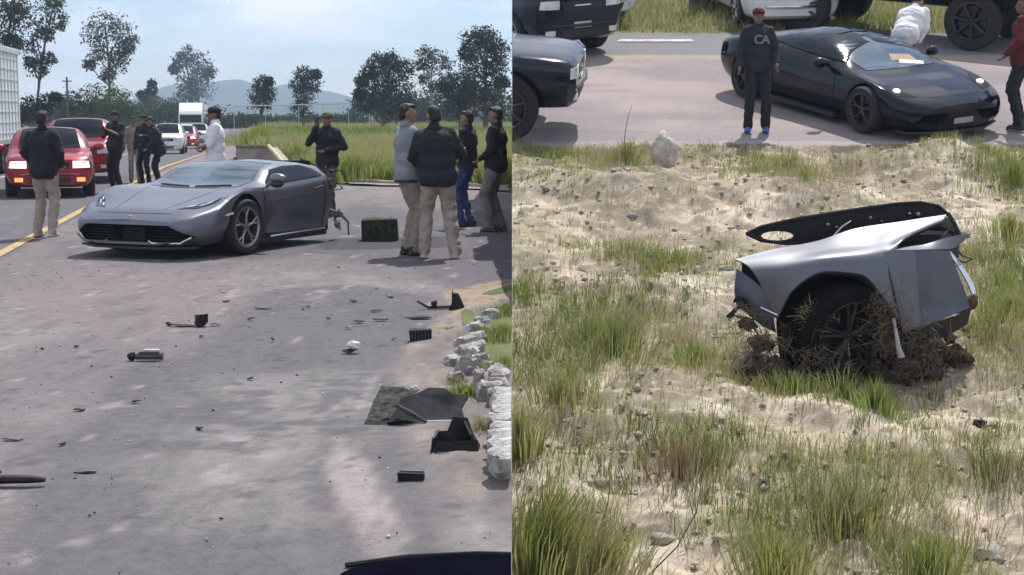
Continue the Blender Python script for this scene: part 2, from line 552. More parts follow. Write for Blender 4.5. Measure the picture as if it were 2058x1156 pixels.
# very worn, light crust inside the patch
d = polydist(X, Y, GP((420, 760), (760, 740), (760, 1010), (620, 1100), (240, 1090), (240, 930)))
C = mixc3(C, (.215, .20, .196), smooth(.3, -.5, d) * smooth(.47, .53, w3 * .45 + w2 * .2 + .35 * fbm(X * 3.2, Y * 8, 4, 63)) * .95)
# pale tyre track
d = polydist(X, Y, GP((655, 880), (700, 880), (790, 1040), (840, 1200), (760, 1200), (700, 1040), (660, 950)))
C = mixc3(C, (.31, .27, .262), smooth(.04, -.05, d + (w3 - .5) * .16) * .9)
# dark new surfacing behind and right of the car
d = polydist(X, Y, GP((300, 470), (600, 455), (700, 410), (900, 395), (1100, 385), (1100, 570), (940, 595), (800, 545), (640, 515), (300, 530)))
C = mixc3(C, (.118, .108, .122), smooth(.25, -.3, d + nzm * .8) * .85)
d = polydist(X, Y, GP((660, 372), (1100, 385), (1100, 420), (820, 425), (680, 408)))
C = mixc3(C, (.23, .205, .20), smooth(.4, -.6, d + nzm) * .6)
# dirt shoulder on the right
d = polydist(X, Y, GP((1100, 560), (1029, 575), (985, 588), (915, 622), (850, 672), (800, 735), (775, 790), (820, 880), (885, 960), (960, 1010), (1100, 1040)))
wd = smooth(.05, -.08, d + nzm * .28)
dc = mixc3(np.zeros(X.shape + (3,)) + np.array((.255, .21, .185)), (.19, .165, .15), smooth(.48, .6, w3))
C = C * (1 - wd[..., None]) + dc * wd[..., None]
d = polydist(X, Y, GP((880, 590), (1100, 548), (1100, 590), (905, 640)))
C = mixc3(C, (.37, .27, .17), smooth(.03, -.05, d + nzm * .12) * .7)
# oil stains, scuffs and a dark band
C = mixc3(C, (.07, .065, .075), smooth(.70, .78, w4) * .6)
C = mixc3(C, (.10, .095, .10), smooth(.56, .66, fbm(X * 5.5, Y * 1.3, 4, 91)) * .35)
C = mixc3(C, (.33, .30, .29), smooth(.72, .80, fbm(X * 7, Y * 2.4, 3, 77)) * .55)
d = polydist(X, Y, GP((640, 485), (900, 478), (900, 500), (650, 503)))  # dark band across the asphalt right of the torn car
C = mixc3(C, (.045, .042, .05), smooth(.12, -.05, d + nzm * .25) * .7)
Zg = (w4 - .5) * .006 + (w1 - .5) * .03 + wd * (.02 + (w3 - .5) * .05)
Zg = np.where(Zg < -.02, -.02, Zg) + .012
M_wear = attr_mat('worn_apron_surface', mid=13, midamp=.26, speck=.24, grain=130, bump=.8, cracks=True)
# leave the highway outside the grid
def apron_edge(Y): return VX * Y - 3.02
Xw = np.maximum(X, apron_edge(Y))
V = np.stack([Xw, Y, Zg], -1).reshape(-1, 3)
ny = len(ys); i, j = np.meshgrid(np.arange(len(xs) - 1), np.arange(ny - 1), indexing='ij')
a = (i * ny + j).ravel(); F = np.stack([a, a + ny, a + ny + 1, a + 1], -1)
wdt = (Xw.reshape(-1)[F[:, 1]] - Xw.reshape(-1)[F[:, 0]]) + (Xw.reshape(-1)[F[:, 2]] - Xw.reshape(-1)[F[:, 3]])
F = F[wdt > 1e-4]
o = np_mesh('near_apron', V, F, M_wear, kind='structure', smooth=True)
at = o.data.color_attributes.new('wear', 'FLOAT_COLOR', 'POINT')
cc = np.ones((len(V), 4), np.float32); cc[:, :3] = C.reshape(-1, 3); at.data.foreach_set('color', cc.ravel())

def ragged(poly, amp, n=7, seed=1):
    r = random.Random(seed); o = []
    for i in range(len(poly)):
        a = Vector(poly[i]); b = Vector(poly[(i + 1) % len(poly)])
        for k in range(n):
            p = a.lerp(b, k / n)
            if k: p += Vector((r.uniform(-amp, amp), r.uniform(-amp, amp)))
            o.append((min(p.x, 0), p.y))
    return o
sheet('dirt_strip', ragged(GP((650, 366), (760, 364), (900, 371), (1029, 378), (1029, 388), (880, 380), (700, 373)), .12, 7, 5), M_dirt, 0.05)
# low kerb in front of the field
kb = MB()
for i in range(9):
    a = G(668 + i * 40, 368 + i * 1.6); b = G(704 + i * 40, 369.5 + i * 1.6)
    c = (a + b) / 2; d = b - a
    kb.box((c.x, c.y, .05), (d.length, .2, .12), Matrix.Rotation(math.atan2(d.y, d.x), 3, 'Z'), .015, rnd)
tag(kb.build('kerb', mat('kerb_concrete', (.30, .28, .25), rough=.9, var=.25)), 'broken row of pale kerb stones in front of the green field', 'kerb')

# far hills
def hills(prof, D, depth, name, m, n=260):
    xs = np.array([p[0] for p in prof]); ys = np.array([p[1] for p in prof])
    V = []; F = []
    J = 10
    for i in range(n):
        px = xs[0] + (xs[-1] - xs[0]) * i / (n - 1)
        py = np.interp(px, xs, ys)
        top = (225 - py) / FPX * D + EYE
        X = (px - 1029) / FPX * D
        top *= 1 + .03 * noise.noise(Vector((i * .12, 0, D)))+ .015 * noise.noise(Vector((i * .6, 3, D)))
        for j in range(J):
            t = j / (J - 1)
            prof_z = math.sin(min(t, .5) * math.pi) if t <= .5 else math.sin(t * math.pi)
            z = top * prof_z * (1 + .10 * noise.noise(Vector((i * .11, j * .8, 1))) * (1 if 0 < j < J - 1 else 0))
            V.append((X * (1 + t * depth / D), D + t * depth, z - 1.0))
    for i in range(n - 1):
        for j in range(J - 1):
            a = i * J + j; F.append((a, a + J, a + J + 1, a + 1))
    return np_mesh(name, np.array(V), np.array(F), m, kind='structure', smooth=True)
M_hill = ground_mat('hill_scrub', [(.02, .4, .6, (.03, .05, .035), (1, 1, 1)), (.1, .45, .65, (.07, .08, .05), (1, 1, 1))], (.035, .055, .035), bscale=1)
hills([(-900, 225), (-200, 205), (150, 208), (265, 196), (300, 178), (345, 163), (400, 154), (450, 150), (490, 154), (540, 163), (575, 158), (610, 160), (650, 172), (700, 186), (760, 200), (900, 212), (1029, 222)], 1400, 500, 'hills', M_hill)
hills([(-700, 225), (100, 215), (500, 210), (620, 200), (760, 196), (850, 203), (1025, 214)], 900, 300, 'low_hills', M_hill)
# ================================================================= the roadside bank (right)
# y of the photograph is kept along the slope: road far up, sand and grass below its kerb
yA = S(1500, 290).y      # lower edge of the road surface
yB = S(1500, 112).y      # asphalt starts
yC = S(1500, 68).y       # verge beyond the road
xs = np.concatenate([np.linspace(0, 10, 290), np.linspace(10.3, 30, 30)])
ys = np.concatenate([np.linspace(5.2, 19, 500), np.linspace(19.1, 62, 220)])
X, Y = np.meshgrid(xs, ys, indexing='ij')
def mound(px, py, rx, ry, h):
    p = S(px, py); return h * np.exp(-((X - p.x) / rx) ** 2 - ((Y - p.y) / ry) ** 2)
below = smooth(yA + .05, yA - .5, Y)
n1 = fbm(X * .9 + 3, Y * .9, 5, 3); n2 = fbm(X * 2.6, Y * 2.6, 5, 12); n3 = fbm(X * 8, Y * 8, 4, 31); n4 = fbm(X * 22, Y * 22, 3, 41)
ridg = 1 - np.abs(2 * fbm(X * 1.7 + 9, Y * 2.6, 5, 51) - 1)
Z = (n1 - .5) * .30 + (n2 - .5) * .14 + (n3 - .5) * .03 + (n4 - .5) * .012 + (ridg - .7) * .10
Z = Z * below
Z = Z + below * (mound(1480, 400, 1.2, .45, .22) + mound(1150, 390, .8, .4, .12) + mound(1900, 330, 1.1, .5, .25) + mound(1180, 520, 1.0, .5, .12)
    + mound(1330, 590, .9, .4, .10) - mound(1300, 480, .8, .5, .12) - mound(1680, 740, .7, .5, .14) + mound(1350, 830, .8, .5, .1) + mound(1900, 900, .8, .4, .1))
# step down at the road edge
Z = Z - below * smooth(yA + .05, yA - .2, Y) * .06 * smooth(yA - 1.8, yA - .3, Y)
Z = Z + sz(X, Y)
top = smooth(30.2, 31.2, Y)
Z = Z * (1 - top) + sz(X, 30.6) * top
Z = Z - smooth(31.5, 40, Y) * 3.6
def hill_z(x, y):
    i = int(np.clip(np.searchsorted(xs, x), 1, len(xs) - 1)); j = int(np.clip(np.searchsorted(ys, y), 1, len(ys) - 1))
    tx = (x - xs[i - 1]) / (xs[i] - xs[i - 1]); ty = (y - ys[j - 1]) / (ys[j] - ys[j - 1])
    return float((Z[i - 1, j - 1] * (1 - tx) + Z[i, j - 1] * tx) * (1 - ty) + (Z[i - 1, j] * (1 - tx) + Z[i, j] * tx) * ty)
def SP(*pp): return [(S(a, b).x, S(a, b).y) for a, b in pp]
sand = (.47, .385, .285)
C = np.zeros(X.shape + (3,)) + np.array(sand)
C = mixc3(C, (.60, .515, .405), smooth(.50, .62, n2))
C = mixc3(C, (.27, .225, .155), smooth(.52, .64, n1) * .75)
C = mixc3(C, (.27, .235, .15), smooth(.46, .62, fbm(X * 1.1, Y * 1.6, 5, 66)) * .75)
C = mixc3(C, (.20, .16, .12), smooth(.57, .68, n3) * .8)
C = mixc3(C, (.22, .175, .125), smooth(.50, .58, fbm(X * 1.9, Y * 3.4, 5, 71)) * .6)  # darker patches put the shadows of the sand relief into its colour
C = mixc3(C, (.56, .50, .43), smooth(.66, .74, n4) * .6)
grassy = np.zeros(X.shape)
for px, py, rx, ry, w in [(1150, 310, 1.6, .3, .8), (1230, 330, .4, .6, .9), (1600, 340, .8, .9, .9), (2010, 350, .5, .9, .9), (1310, 525, .9, .35, .9), (1240, 650, .6, .55, 1), (1400, 700, .5, .4, .9),
        (1120, 740, .8, .8, .8), (2010, 560, .45, 1.3, 1), (2020, 700, .4, .8, 1), (1560, 770, 1.0, .35, .8), (1750, 800, .5, .4, .8), (1700, 970, 1.0, .6, 1), (1550, 1060, .7, .4, 1), (1860, 1100, .6, .4, .9),
        (1100, 1080, .7, .5, .9), (1400, 910, .7, .4, .8), (2000, 930, .4, .5, .8), (1050, 600, .3, .6, .7), (1300, 1080, .4, .3, .6), (1200, 960, .6, .4, .6)]:
    p = S(px, py)
    grassy = np.maximum(grassy, w * np.exp(-((X - p.x) / rx) ** 2 - ((Y - p.y) / ry) ** 2))
grassy = np.clip(grassy + (n2 - .5) * .8, 0, 1)
C = mixc3(C, (.15, .16, .055), smooth(.45, .95, grassy) * .6)
# road surfaces
lane_e = yA + (fbm(X * 2, Y * 0 + 1, 4, 5) - .5) * .25
onroad = smooth(lane_e - .04, lane_e + .04, Y)
RC = np.zeros(X.shape + (3,)) + np.array((.265, .225, .225))
RC = mixc3(RC, (.33, .27, .25), smooth(.45, .62, fbm(X * .5, Y * 1.2, 5, 8)))
RC = mixc3(RC, (.20, .18, .19), smooth(.5, .65, fbm(X * .4, Y * 2.4, 5, 18)) * .6)
RC = mixc3(RC, (.24, .215, .22), smooth(yA + 1.2, yA + .3, Y) * .8)
RC = mixc3(RC, (.38, .32, .20), smooth(yB - .5, yB - .15, Y) * .55)
RC = mixc3(RC, (.185, .175, .19), smooth(yB - .08, yB + .08, Y))
C = C * (1 - onroad[..., None]) + RC * onroad[..., None]
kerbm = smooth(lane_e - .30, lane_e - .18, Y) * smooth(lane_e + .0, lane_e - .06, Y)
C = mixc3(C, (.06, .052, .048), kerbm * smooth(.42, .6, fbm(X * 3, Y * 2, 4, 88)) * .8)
kerbm2 = smooth(lane_e - .08, lane_e, Y) * smooth(lane_e + .22, lane_e + .12, Y)
C = mixc3(C, (.34, .31, .30), kerbm2 * .7)
verge = smooth(yC - .1, yC + .1, Y + (n2 - .5) * .3)
VC = mixc3(np.zeros(X.shape + (3,)) + np.array((.20, .19, .10)), (.13, .145, .05), smooth(.45, .6, n1))
C = C * (1 - verge[..., None]) + VC * verge[..., None]
M_bank = attr_mat('sandy_bank', grain=60, speck=.16, bump=.5, mid=7, midamp=.12)
bank = grid_mesh('terrain', xs, ys, Z, C, M_bank)
# earth side of the bank where it meets the level ground, and its other sides
mb = MB()
for k in range(len(ys) - 1):
    za, zb = Z[0, k], Z[0, k + 1]
    mb.add([(0, ys[k], min(za, -.02) - .3), (0, ys[k + 1], min(zb, -.02) - .3), (0, ys[k + 1], max(zb, -.5)), (0, ys[k], max(za, -.5))], [(0, 1, 2, 3)])
sd = mb.build('cut_earth', M_dirt, kind='structure')
sd.location.x = 0.001
mb = MB()
for k in range(len(xs) - 1):
    mb.add([(xs[k], ys[-1], -.3), (xs[k + 1], ys[-1], -.3), (xs[k + 1], ys[-1], Z[k + 1, -1]), (xs[k], ys[-1], Z[k, -1])], [(0, 1, 2, 3)])
for k in range(len(ys) - 1):
    mb.add([(xs[-1], ys[k], -3.), (xs[-1], ys[k + 1], -3.), (xs[-1], ys[k + 1], Z[-1, k + 1]), (xs[-1], ys[k], Z[-1, k])], [(0, 1, 2, 3)])
mb.build('bank_back', M_dirt, kind='structure')
gl = MB(); gl.box((-.3, -28, -1.5), (.01, .01, .01))
# painted dash on the bank road
wl = SP((1245, 80), (1390, 80), (1395, 85), (1240, 85))
sheet('painted_dash', wl, M_whitep, 0.012, fz=lambda x, y: sz(x, y))
sheet('ground_low', [(-.0, -60), (1500, -60), (1500, 62), (30.0, 62), (30.0, 5.2), (0, 5.2)], M_soil, -1.6)
mb = MB(); mb.add([(0, -60, -1.7), (0, 5.2, -1.7), (0, 5.2, 0), (0, -60, 0)], [(0, 1, 2, 3)])
mb.add([(30, 62, -1.7), (1500, 62, -1.7), (1500, 62, 0), (30, 62, 0)], [(0, 1, 2, 3)])
mb.build('earth_step', M_dirt, kind='structure')
# ================================================================= vehicle tools
def paint(name, col, rough=.32, metal=.5, coat=.6, var=.06, spec=.5):
    return mat(name, col, rough=rough, metal=metal, coat=coat, var=var, scale=2.5, spec=spec)
M_black = mat('black_plastic', (.018, .018, .02), rough=.55, var=.3, scale=12)
M_tyre = mat('tyre_rubber', (.022, .021, .022), rough=.85, var=.3, scale=25, bump=.2)
M_well = mat('wheel_well_black', (.006, .006, .007), rough=.9, var=.2)
M_glass = mat('dark_glass', (.012, .017, .026), rough=.12, var=.2, spec=.12)
M_glassb = mat('bluish_glass', (.045, .075, .10), rough=.12, var=.45, scale=1.4, spec=.7, coat=.2, col2=(.09, .14, .18))
M_chrome = mat('bright_metal', (.72, .72, .74), rough=.22, metal=1.0, var=.08)
M_alloy = mat('alloy_rim', (.30, .29, .29), rough=.35, metal=.9, var=.15)
M_rimd = mat('dark_rim', (.05, .05, .055), rough=.4, metal=.6, var=.2)
M_lamp = mat('headlight_glass', (.62, .64, .66), rough=.12, var=.2, spec=.8, coat=.5)
M_lit = mat('lit_headlight_and_glint', (.9, .88, .82), rough=.2, emis=(1, .93, .84), estr=1.5)
M_amber = mat('amber_lamp', (.7, .25, .06), rough=.25, emis=(1, .45, .15), estr=1.0)
M_plate = mat('number_plate', (.6, .6, .58), rough=.5)
M_redl = mat('red_lamp', (.35, .01, .012), rough=.2)
M_dash = mat('interior_dark', (.03, .03, .034), rough=.8)

def pchip(x, xp, yp):
    """monotone cubic through (xp, yp), xp increasing"""
    xp = np.asarray(xp, float); yp = np.asarray(yp, float)
    h = np.diff(xp); dl = np.diff(yp) / h
    m = np.zeros(len(xp)); m[0] = dl[0]; m[-1] = dl[-1]
    for i in range(1, len(xp) - 1):
        if dl[i - 1] * dl[i] > 0:
            w1 = 2 * h[i] + h[i - 1]; w2 = h[i] + 2 * h[i - 1]
            m[i] = (w1 + w2) / (w1 / dl[i - 1] + w2 / dl[i])
    k = np.clip(np.searchsorted(xp, x) - 1, 0, len(h) - 1)
    t = (x - xp[k]) / h[k]
    return ((2 * t ** 3 - 3 * t ** 2 + 1) * yp[k] + (t ** 3 - 2 * t ** 2 + t) * h[k] * m[k] + (-2 * t ** 3 + 3 * t ** 2) * yp[k + 1] + (t ** 3 - t ** 2) * h[k] * m[k + 1])

def loft_body(st, nx=70, chaikin=2, corner=.25):
    """st rows: x, then (y, z) pairs of the half section from bottom centre to top centre"""
    st = sorted(st, key=lambda r: r[0])
    A = np.array([r for r in st], float)
    X = np.linspace(A[0, 0], A[-1, 0], nx)
    X = np.unique(np.concatenate([X, A[:, 0]]))
    cols = [pchip(X, A[:, 0], A[:, c]) for c in range(1, A.shape[1])]
    secs = []
    for i in range(len(X)):
        P = [(cols[2 * k][i], cols[2 * k + 1][i]) for k in range(len(cols) // 2)]
        for _ in range(chaikin):
            Q = [P[0]]
            for a, b in zip(P[:-1], P[1:]):
                Q.append((a[0] * (1 - corner) + b[0] * corner, a[1] * (1 - corner) + b[1] * corner))
                Q.append((a[0] * corner + b[0] * (1 - corner), a[1] * corner + b[1] * (1 - corner)))
            Q.append(P[-1]); P = Q
        secs.append(P)
    n = len(secs[0]); vs = []; fs = []
    for i, P in enumerate(secs):
        ring = [(X[i], y, z) for y, z in P] + [(X[i], -y, z) for y, z in reversed(P[1:-1])]
        vs += ring
    m = 2 * n - 2
    for i in range(len(X) - 1):
        for k in range(m):
            a = i * m + k; b = i * m + (k + 1) % m
            fs.append((a, b, b + m, a + m))
    fs.append(tuple(range(m))); fs.append(tuple(range((len(X) - 1) * m, len(X) * m))[::-1])
    mb = MB(); mb.add(vs, fs)
    return mb

def fix_normals(me):
    bm = bmesh.new(); bm.from_mesh(me)
    bmesh.ops.remove_doubles(bm, verts=bm.verts, dist=1e-5)
    bmesh.ops.recalc_face_normals(bm, faces=bm.faces)
    bm.to_mesh(me); bm.free()
    me.polygons.foreach_set('use_smooth', [True] * len(me.polygons))
    me.set_sharp_from_angle(angle=R(32)); me.update()

class Car:
    def __init__(s, root, st, body_mat, cutters=None, nx=70, name='body', cut_mat=None, corner=.25):
        s.root = root
        mb = loft_body(st, nx, corner=corner)
        me = mb.mesh('body', body_mat)
        bm = bmesh.new(); bm.from_mesh(me); s.bvh = BVHTree.FromBMesh(bm); bm.free()
        for c in (cutters or []):
            me = boolean(me, c, cut_mat or M_well)
        fix_normals(me)
        s.body = link(name, me, root)
    def hit(s, axis, side, a, b):
        if axis == 'Y': o = Vector((a, 4 * side, b)); d = Vector((0, -side, 0))
        elif axis == 'X': o = Vector((6 * side, a, b)); d = Vector((-side, 0, 0))
        else: o = Vector((a, b, 4 * side)); d = Vector((0, 0, -side))
        r = s.bvh.ray_cast(o, d, 12)
        return r
    def panel(s, name, poly, axis, side, m, off=.008, step=.06, parent=None, thick=.012, label=None):
        """a piece lying on the body, its outline given in the side, front or top view"""
        bm = bmesh.new()
        P = [bm.verts.new((p[0], p[1], 0)) for p in poly]
        bm.faces.new(P)
        lo = [min(p[i] for p in poly) for i in (0, 1)]; hi = [max(p[i] for p in poly) for i in (0, 1)]
        for i in (0, 1):
            n = int((hi[i] - lo[i]) / step) + 1
            no = Vector((1, 0, 0)) if i == 0 else Vector((0, 1, 0))
            for k in range(1, n):
                c = lo[i] + (hi[i] - lo[i]) * k / n
                bmesh.ops.bisect_plane(bm, geom=bm.verts[:] + bm.edges[:] + bm.faces[:], plane_co=no * c, plane_no=no)
        for v in bm.verts:
            a, b = v.co.x, v.co.y
            h = s.hit(axis, side, a, b)
            if h[0] is None:
                q = Vector((a, side * .9, b)) if axis == 'Y' else (Vector((side * 2.5, a, b)) if axis == 'X' else Vector((a, b, side)))
                loc, nor, _, _ = s.bvh.find_nearest(q)
            else: loc, nor = h[0], h[1]
            dr = {'X': Vector((side, 0, 0)), 'Y': Vector((0, side, 0)), 'Z': Vector((0, 0, side))}[axis]
            if nor.dot(dr) < 0: nor = -nor
            v.co = loc + (nor * .5 + dr * .5) * off
        bmesh.ops.recalc_face_normals(bm, faces=bm.faces)
        ext = {'X': Vector((-side, 0, 0)), 'Y': Vector((0, -side, 0)), 'Z': Vector((0, 0, -side))}[axis]
        be = [e for e in bm.edges if e.is_boundary]
        r = bmesh.ops.extrude_edge_only(bm, edges=be)
        for g in r['geom']:
            if isinstance(g, bmesh.types.BMVert): g.co += ext * thick
        bmesh.ops.recalc_face_normals(bm, faces=bm.faces)
        me = bpy.data.meshes.new(name); bm.to_mesh(me); bm.free()
        me.materials.append(m)
        me.polygons.foreach_set('use_smooth', [True] * len(me.polygons)); me.set_sharp_from_angle(angle=R(35))
        o = link(name, me, parent or s.root)
        if label: o['label'] = label
        return o
    def both(s, name, poly, m, **k):
        s.panel(name, poly, 'Y', 1, m, **k); s.panel(name, poly, 'Y', -1, m, **k)

_wheel_cache = {}
def wheel(parent, x, y, side, r=.33, w=.22, rim=M_alloy, spokes=5, rr=.68, steer=0.0, style='y', z=None):
    """tyre with its rim; outer face towards side"""
    key = (r, w, rim.name, spokes, rr, side, style)
    if key not in _wheel_cache:
        t = MB(); h = w / 2; ri = r * rr
        t.lathe([(ri, -h * .9), (ri + .02, -h), (r * .93, -h), (r, -h * .7), (r, -h * .2), (r - .006, -h * .18), (r - .006, -h * .1), (r, -h * .08), (r, h * .08), (r - .006, h * .1), (r - .006, h * .18), (r, h * .2), (r, h * .7), (r * .93, h), (ri + .02, h), (ri, h * .9)], 40)
        tm = t.mesh('tyre', M_tyre, True, 40)
        q = MB(); s_ = side
        q.lathe([(ri + .001, -h * .8), (ri + .001, h * .92 * 1), (ri - .02, h * .95), (ri - .035, h * .8), (ri - .035, -h * .7)] if s_ > 0 else
                [(ri - .035, h * .7), (ri - .035, -h * .8), (ri - .02, -h * .95), (ri + .001, -h * .92), (ri + .001, h * .8)], 40)
        for k in range(spokes):
            a = 2 * math.pi * k / spokes + .3
            def pt(rad, an, dy): return (rad * math.cos(an), s_ * dy, rad * math.sin(an))
            if style == 'y':
                q.tube([pt(.03, a, h * .6), pt(ri * .55, a, h * .72)], [.03, .024], 6, flat=.7)
                q.tube([pt(ri * .5, a, h * .72), pt(ri - .02, a + .20, h * .78)], [.022, .016], 6, flat=.7)
                q.tube([pt(ri * .5, a, h * .72), pt(ri - .02, a - .20, h * .78)], [.022, .016], 6, flat=.7)
            else:
                q.tube([pt(.03, a, h * .6), pt(ri - .02, a, h * .78)], [.045, .035], 6, flat=.6)
        q.lathe([(0, s_ * h * .82), (.05, s_ * h * .8), (.06, s_ * h * .5), (.06, s_ * h * .1)], 20)
        rm = q.mesh('rim', rim, True, 40)
        d = MB(); d.lathe([(.02, s_ * h * .1), (ri * .8, s_ * h * .1), (ri * .8, s_ * -h * .1), (.02, -s_ * h * .1)], 28)
        d.lathe([(.0, -s_ * h * .5), (ri - .03, -s_ * h * .5)], 28)
        dm = d.mesh('brake_disc', M_rimd, True, 30)
        _wheel_cache[key] = (tm, rm, dm)
    tm, rm, dm = _wheel_cache[key]
    o = link('wheel', tm, parent)
    o.matrix_local = Matrix.Translation((x, y, r if z is None else z)) @ Matrix.Rotation(steer, 4, 'Z')
    link('rim', rm, o); link('brake_disc', dm, o)
    return o

def arch_cutters(xs, r, hw, z=None, depth=.30):
    c = []
    for x in xs:
        for s_ in (-1, 1):
            m = MB(); zz = z if z is not None else r * .86
            m.prism([(x + r * math.cos(2 * math.pi * k / 28), zz + r * math.sin(2 * math.pi * k / 28)) for k in range(28)], 'Y', s_ * (hw - depth), s_ * (hw + .4))
            c.append(m)
    return c

def mirror_part(parent, x, y, z, side, m, w=.2, h=.13, name='side_mirror'):
    b = MB(); b.ell((x, y + side * .13, z), (.075, w * .55, h * .55), 12, 8)
    b.tube([(x - .02, y - side * .03, z - .05), (x, y + side * .08, z - .01)], [.025, .02], 6)
    return b.build(name, m, parent, True)
# ================================================================= the broken grey sports car
M_grey = paint('satin_grey_paint', (.165, .17, .205), rough=.33, metal=.65, coat=.25)
M_greyd = paint('dark_grey_paint', (.10, .10, .112), rough=.45, metal=.6, coat=.1)  # darker grey for the torn spar and for shade painted in creases
hx = G(485, 513); hl = Vector((.922, -.385, 0)).normalized()
fwd = Vector((hl.y, -hl.x, 0))            # forward from its left axis
fwd = Vector((-.385, -.922, 0)).normalized()
axle = hx - hl * .86
car = empty('sports_car', (axle.x, axle.y, 0.012), math.atan2(fwd.y, fwd.x))
tag(car, 'dark grey sports car front half without its rear, standing on the asphalt', 'sports car')
st = [
 # x,   bottom,      sill,       waist,       shoulder,    roof edge,  top
 [1.00, 0, .17, .46, .17, .60, .30, .60, .425, .46, .44, 0, .455],
 [.93, 0, .15, .58, .15, .74, .31, .725, .455, .56, .478, 0, .49],
 [.78, 0, .14, .72, .14, .845, .31, .83, .50, .60, .545, 0, .56],
 [.55, 0, .14, .80, .14, .95, .36, .92, .575, .66, .60, 0, .61],
 [.25, 0, .14, .82, .14, .965, .44, .945, .725, .70, .675, 0, .665],
 [-.05, 0, .14, .82, .14, .965, .47, .93, .785, .70, .745, 0, .725],
 [-.35, 0, .13, .82, .13, .94, .47, .90, .772, .69, .775, 0, .775],
 [-.60, 0, .13, .82, .13, .925, .46, .885, .762, .675, .835, 0, .86],
 [-.90, 0, .12, .83, .12, .92, .46, .885, .76, .655, .965, 0, .985],
 [-1.20, 0, .12, .84, .12, .92, .46, .89, .775, .63, 1.015, 0, 1.05],
 [-1.60, 0, .12, .85, .12, .93, .48, .905, .80, .66, 1.02, 0, 1.055],
 [-1.93, 0, .12, .85, .12, .95, .49, .91, .82, .69, .985, 0, 1.01],
 [-2.00, 0, .13, .84, .13, .94, .49, .90, .82, .69, .975, 0, 1.0]]
cut = arch_cutters([0], .392, .96, z=.325, depth=.27)
# front openings: two big wedges and the low middle slot
m = MB(); m.prism([(-.56, .392), (.56, .392), (.80, .265), (.69, .20), (-.69, .20), (-.80, .265)], 'X', .68, 1.3); cut.append(m)
c = Car(car, st, M_grey, cut, nx=80, corner=.13)
for s_ in (1, -1):
    wheel(car, 0, s_ * .855, s_, r=.325, w=.235, rim=M_alloy, spokes=5, rr=.74, steer=R(-5))
    # wheel well liner
    # headlight: slim dark lens with bright Y elements
    hl_ = [(.74, s_ * .50), (.66, s_ * .70), (.42, s_ * .84), (.33, s_ * .83), (.44, s_ * .72), (.60, s_ * .60)]
    L_ = c.panel('headlight', hl_, 'Z', 1, M_glass, off=.004, step=.05)
    for q in ([(.67, .57), (.64, .61), (.56, .66), (.58, .62)], [(.58, .68), (.56, .71), (.44, .79), (.46, .755)], [(.47, .73), (.44, .76), (.37, .81), (.39, .775)]):
        c.panel('light_strip', [(a, s_ * b) for a, b in q], 'Z', 1, M_lamp, off=.010, step=.05, parent=L_)
    # blade below the opening and its lower lip
    b = MB(); b.tube([(.985, s_ * .28, .215), (1.0, s_ * .34, .188), (.93, s_ * .66, .188), (.885, s_ * .79, .262)], [.010, .014, .016, .012], 6)
    b.build('bumper_blade', M_chrome if s_ > 0 else M_grey, car, True)
    b = MB()
    for k in range(5):
        z = .225 + k * .033
        b.tube([(.90, s_ * (.20 + .02 * k), z), (.83, s_ * (.70 - .02 * k), z)], .005, 5)
    b.build('grille', M_black, car)
    c.panel('side_window', [(-.62, .775), (-.95, .95), (-1.25, .985), (-1.60, .985), (-1.80, .93), (-1.88, .85), (-1.2, .81)], 'Y', s_, M_glass, off=.016, step=.035, thick=.03)
    c.panel('door_seam', [(-.50, .16), (-.44, .70), (-.455, .74), (-.47, .74), (-.462, .70), (-.52, .16)], 'Y', s_, M_well, off=.004, step=.05, thick=.02)
    c.panel('side_marker', [(.44, .475), (.30, .49), (.30, .515), (.44, .495)], 'Y', s_, M_lamp, off=.005)
    c.panel('shadow_gap', [(-.44, .16), (-.40, .62), (-.66, .60), (-.56, .30), (-.60, .16)], 'Y', s_, M_greyd, off=.004, step=.04, thick=.02)  # darker panel puts the shade behind the wheel into the colour
    c.panel('door_crease_shade', [(-.70, .60), (-1.9, .66), (-1.9, .648), (-.72, .585)], 'Y', s_, M_greyd, off=.005, step=.05, thick=.02)  # crease shade drawn as a darker strip
    c.panel('door_seam', [(-1.86, .17), (-1.845, .17), (-1.83, .50), (-1.88, .80), (-1.895, .80), (-1.845, .50)], 'Y', s_, M_well, off=.004, step=.05, thick=.02)
    sk = MB(); sk.prism([(-.42, .10), (-.42, .16), (-1.98, .17), (-1.98, .09)], 'Y', s_ * .70, s_ * .875); sk.build('side_skirt', M_black, car)
    bl = MB(); bl.tube([(-.62, s_ * .872, .165), (-1.93, s_ * .88, .175)], .012, 6); bl.build('skirt_blade', M_chrome, car)
    dh = MB(); dh.tube([(-1.60, s_ * .925, .70), (-1.80, s_ * .935, .725)], [.008, .014], 6, flat=.6); dh.build('door_handle', M_black, car)
    if s_ < 0: continue
    b = MB(); b.ell((-.58, s_ * 1.02, .865), (.07, .115, .065), 14, 9, wob=.1); b.tube([(-.60, s_ * .84, .76), (-.58, s_ * .96, .84)], [.02, .022], 6)
    mo = b.build('side_mirror', M_grey, car, True)
    b = MB(); b.ell((-.555, s_ * 1.02, .80), (.06, .09, .045), 12, 8); b.build('mirror_foot', M_black, mo, True)
c.panel('bonnet_vent', [(-.20, -.42), (-.24, -.42), (-.24, .42), (-.20, .42)], 'Z', 1, M_black, off=.004, step=.06)
c.panel('windscreen', [(-.30, -.60), (-.24, 0), (-.30, .60), (-.62, .655), (-1.12, .50), (-1.14, 0), (-1.12, -.50), (-.62, -.655)], 'Z', 1, M_glassb, off=.005, step=.06)
c.panel('windscreen_frame', [(-1.15, -.56), (-1.15, .56), (-1.19, .56), (-1.19, -.56)], 'Z', 1, M_black, off=.004, step=.1)
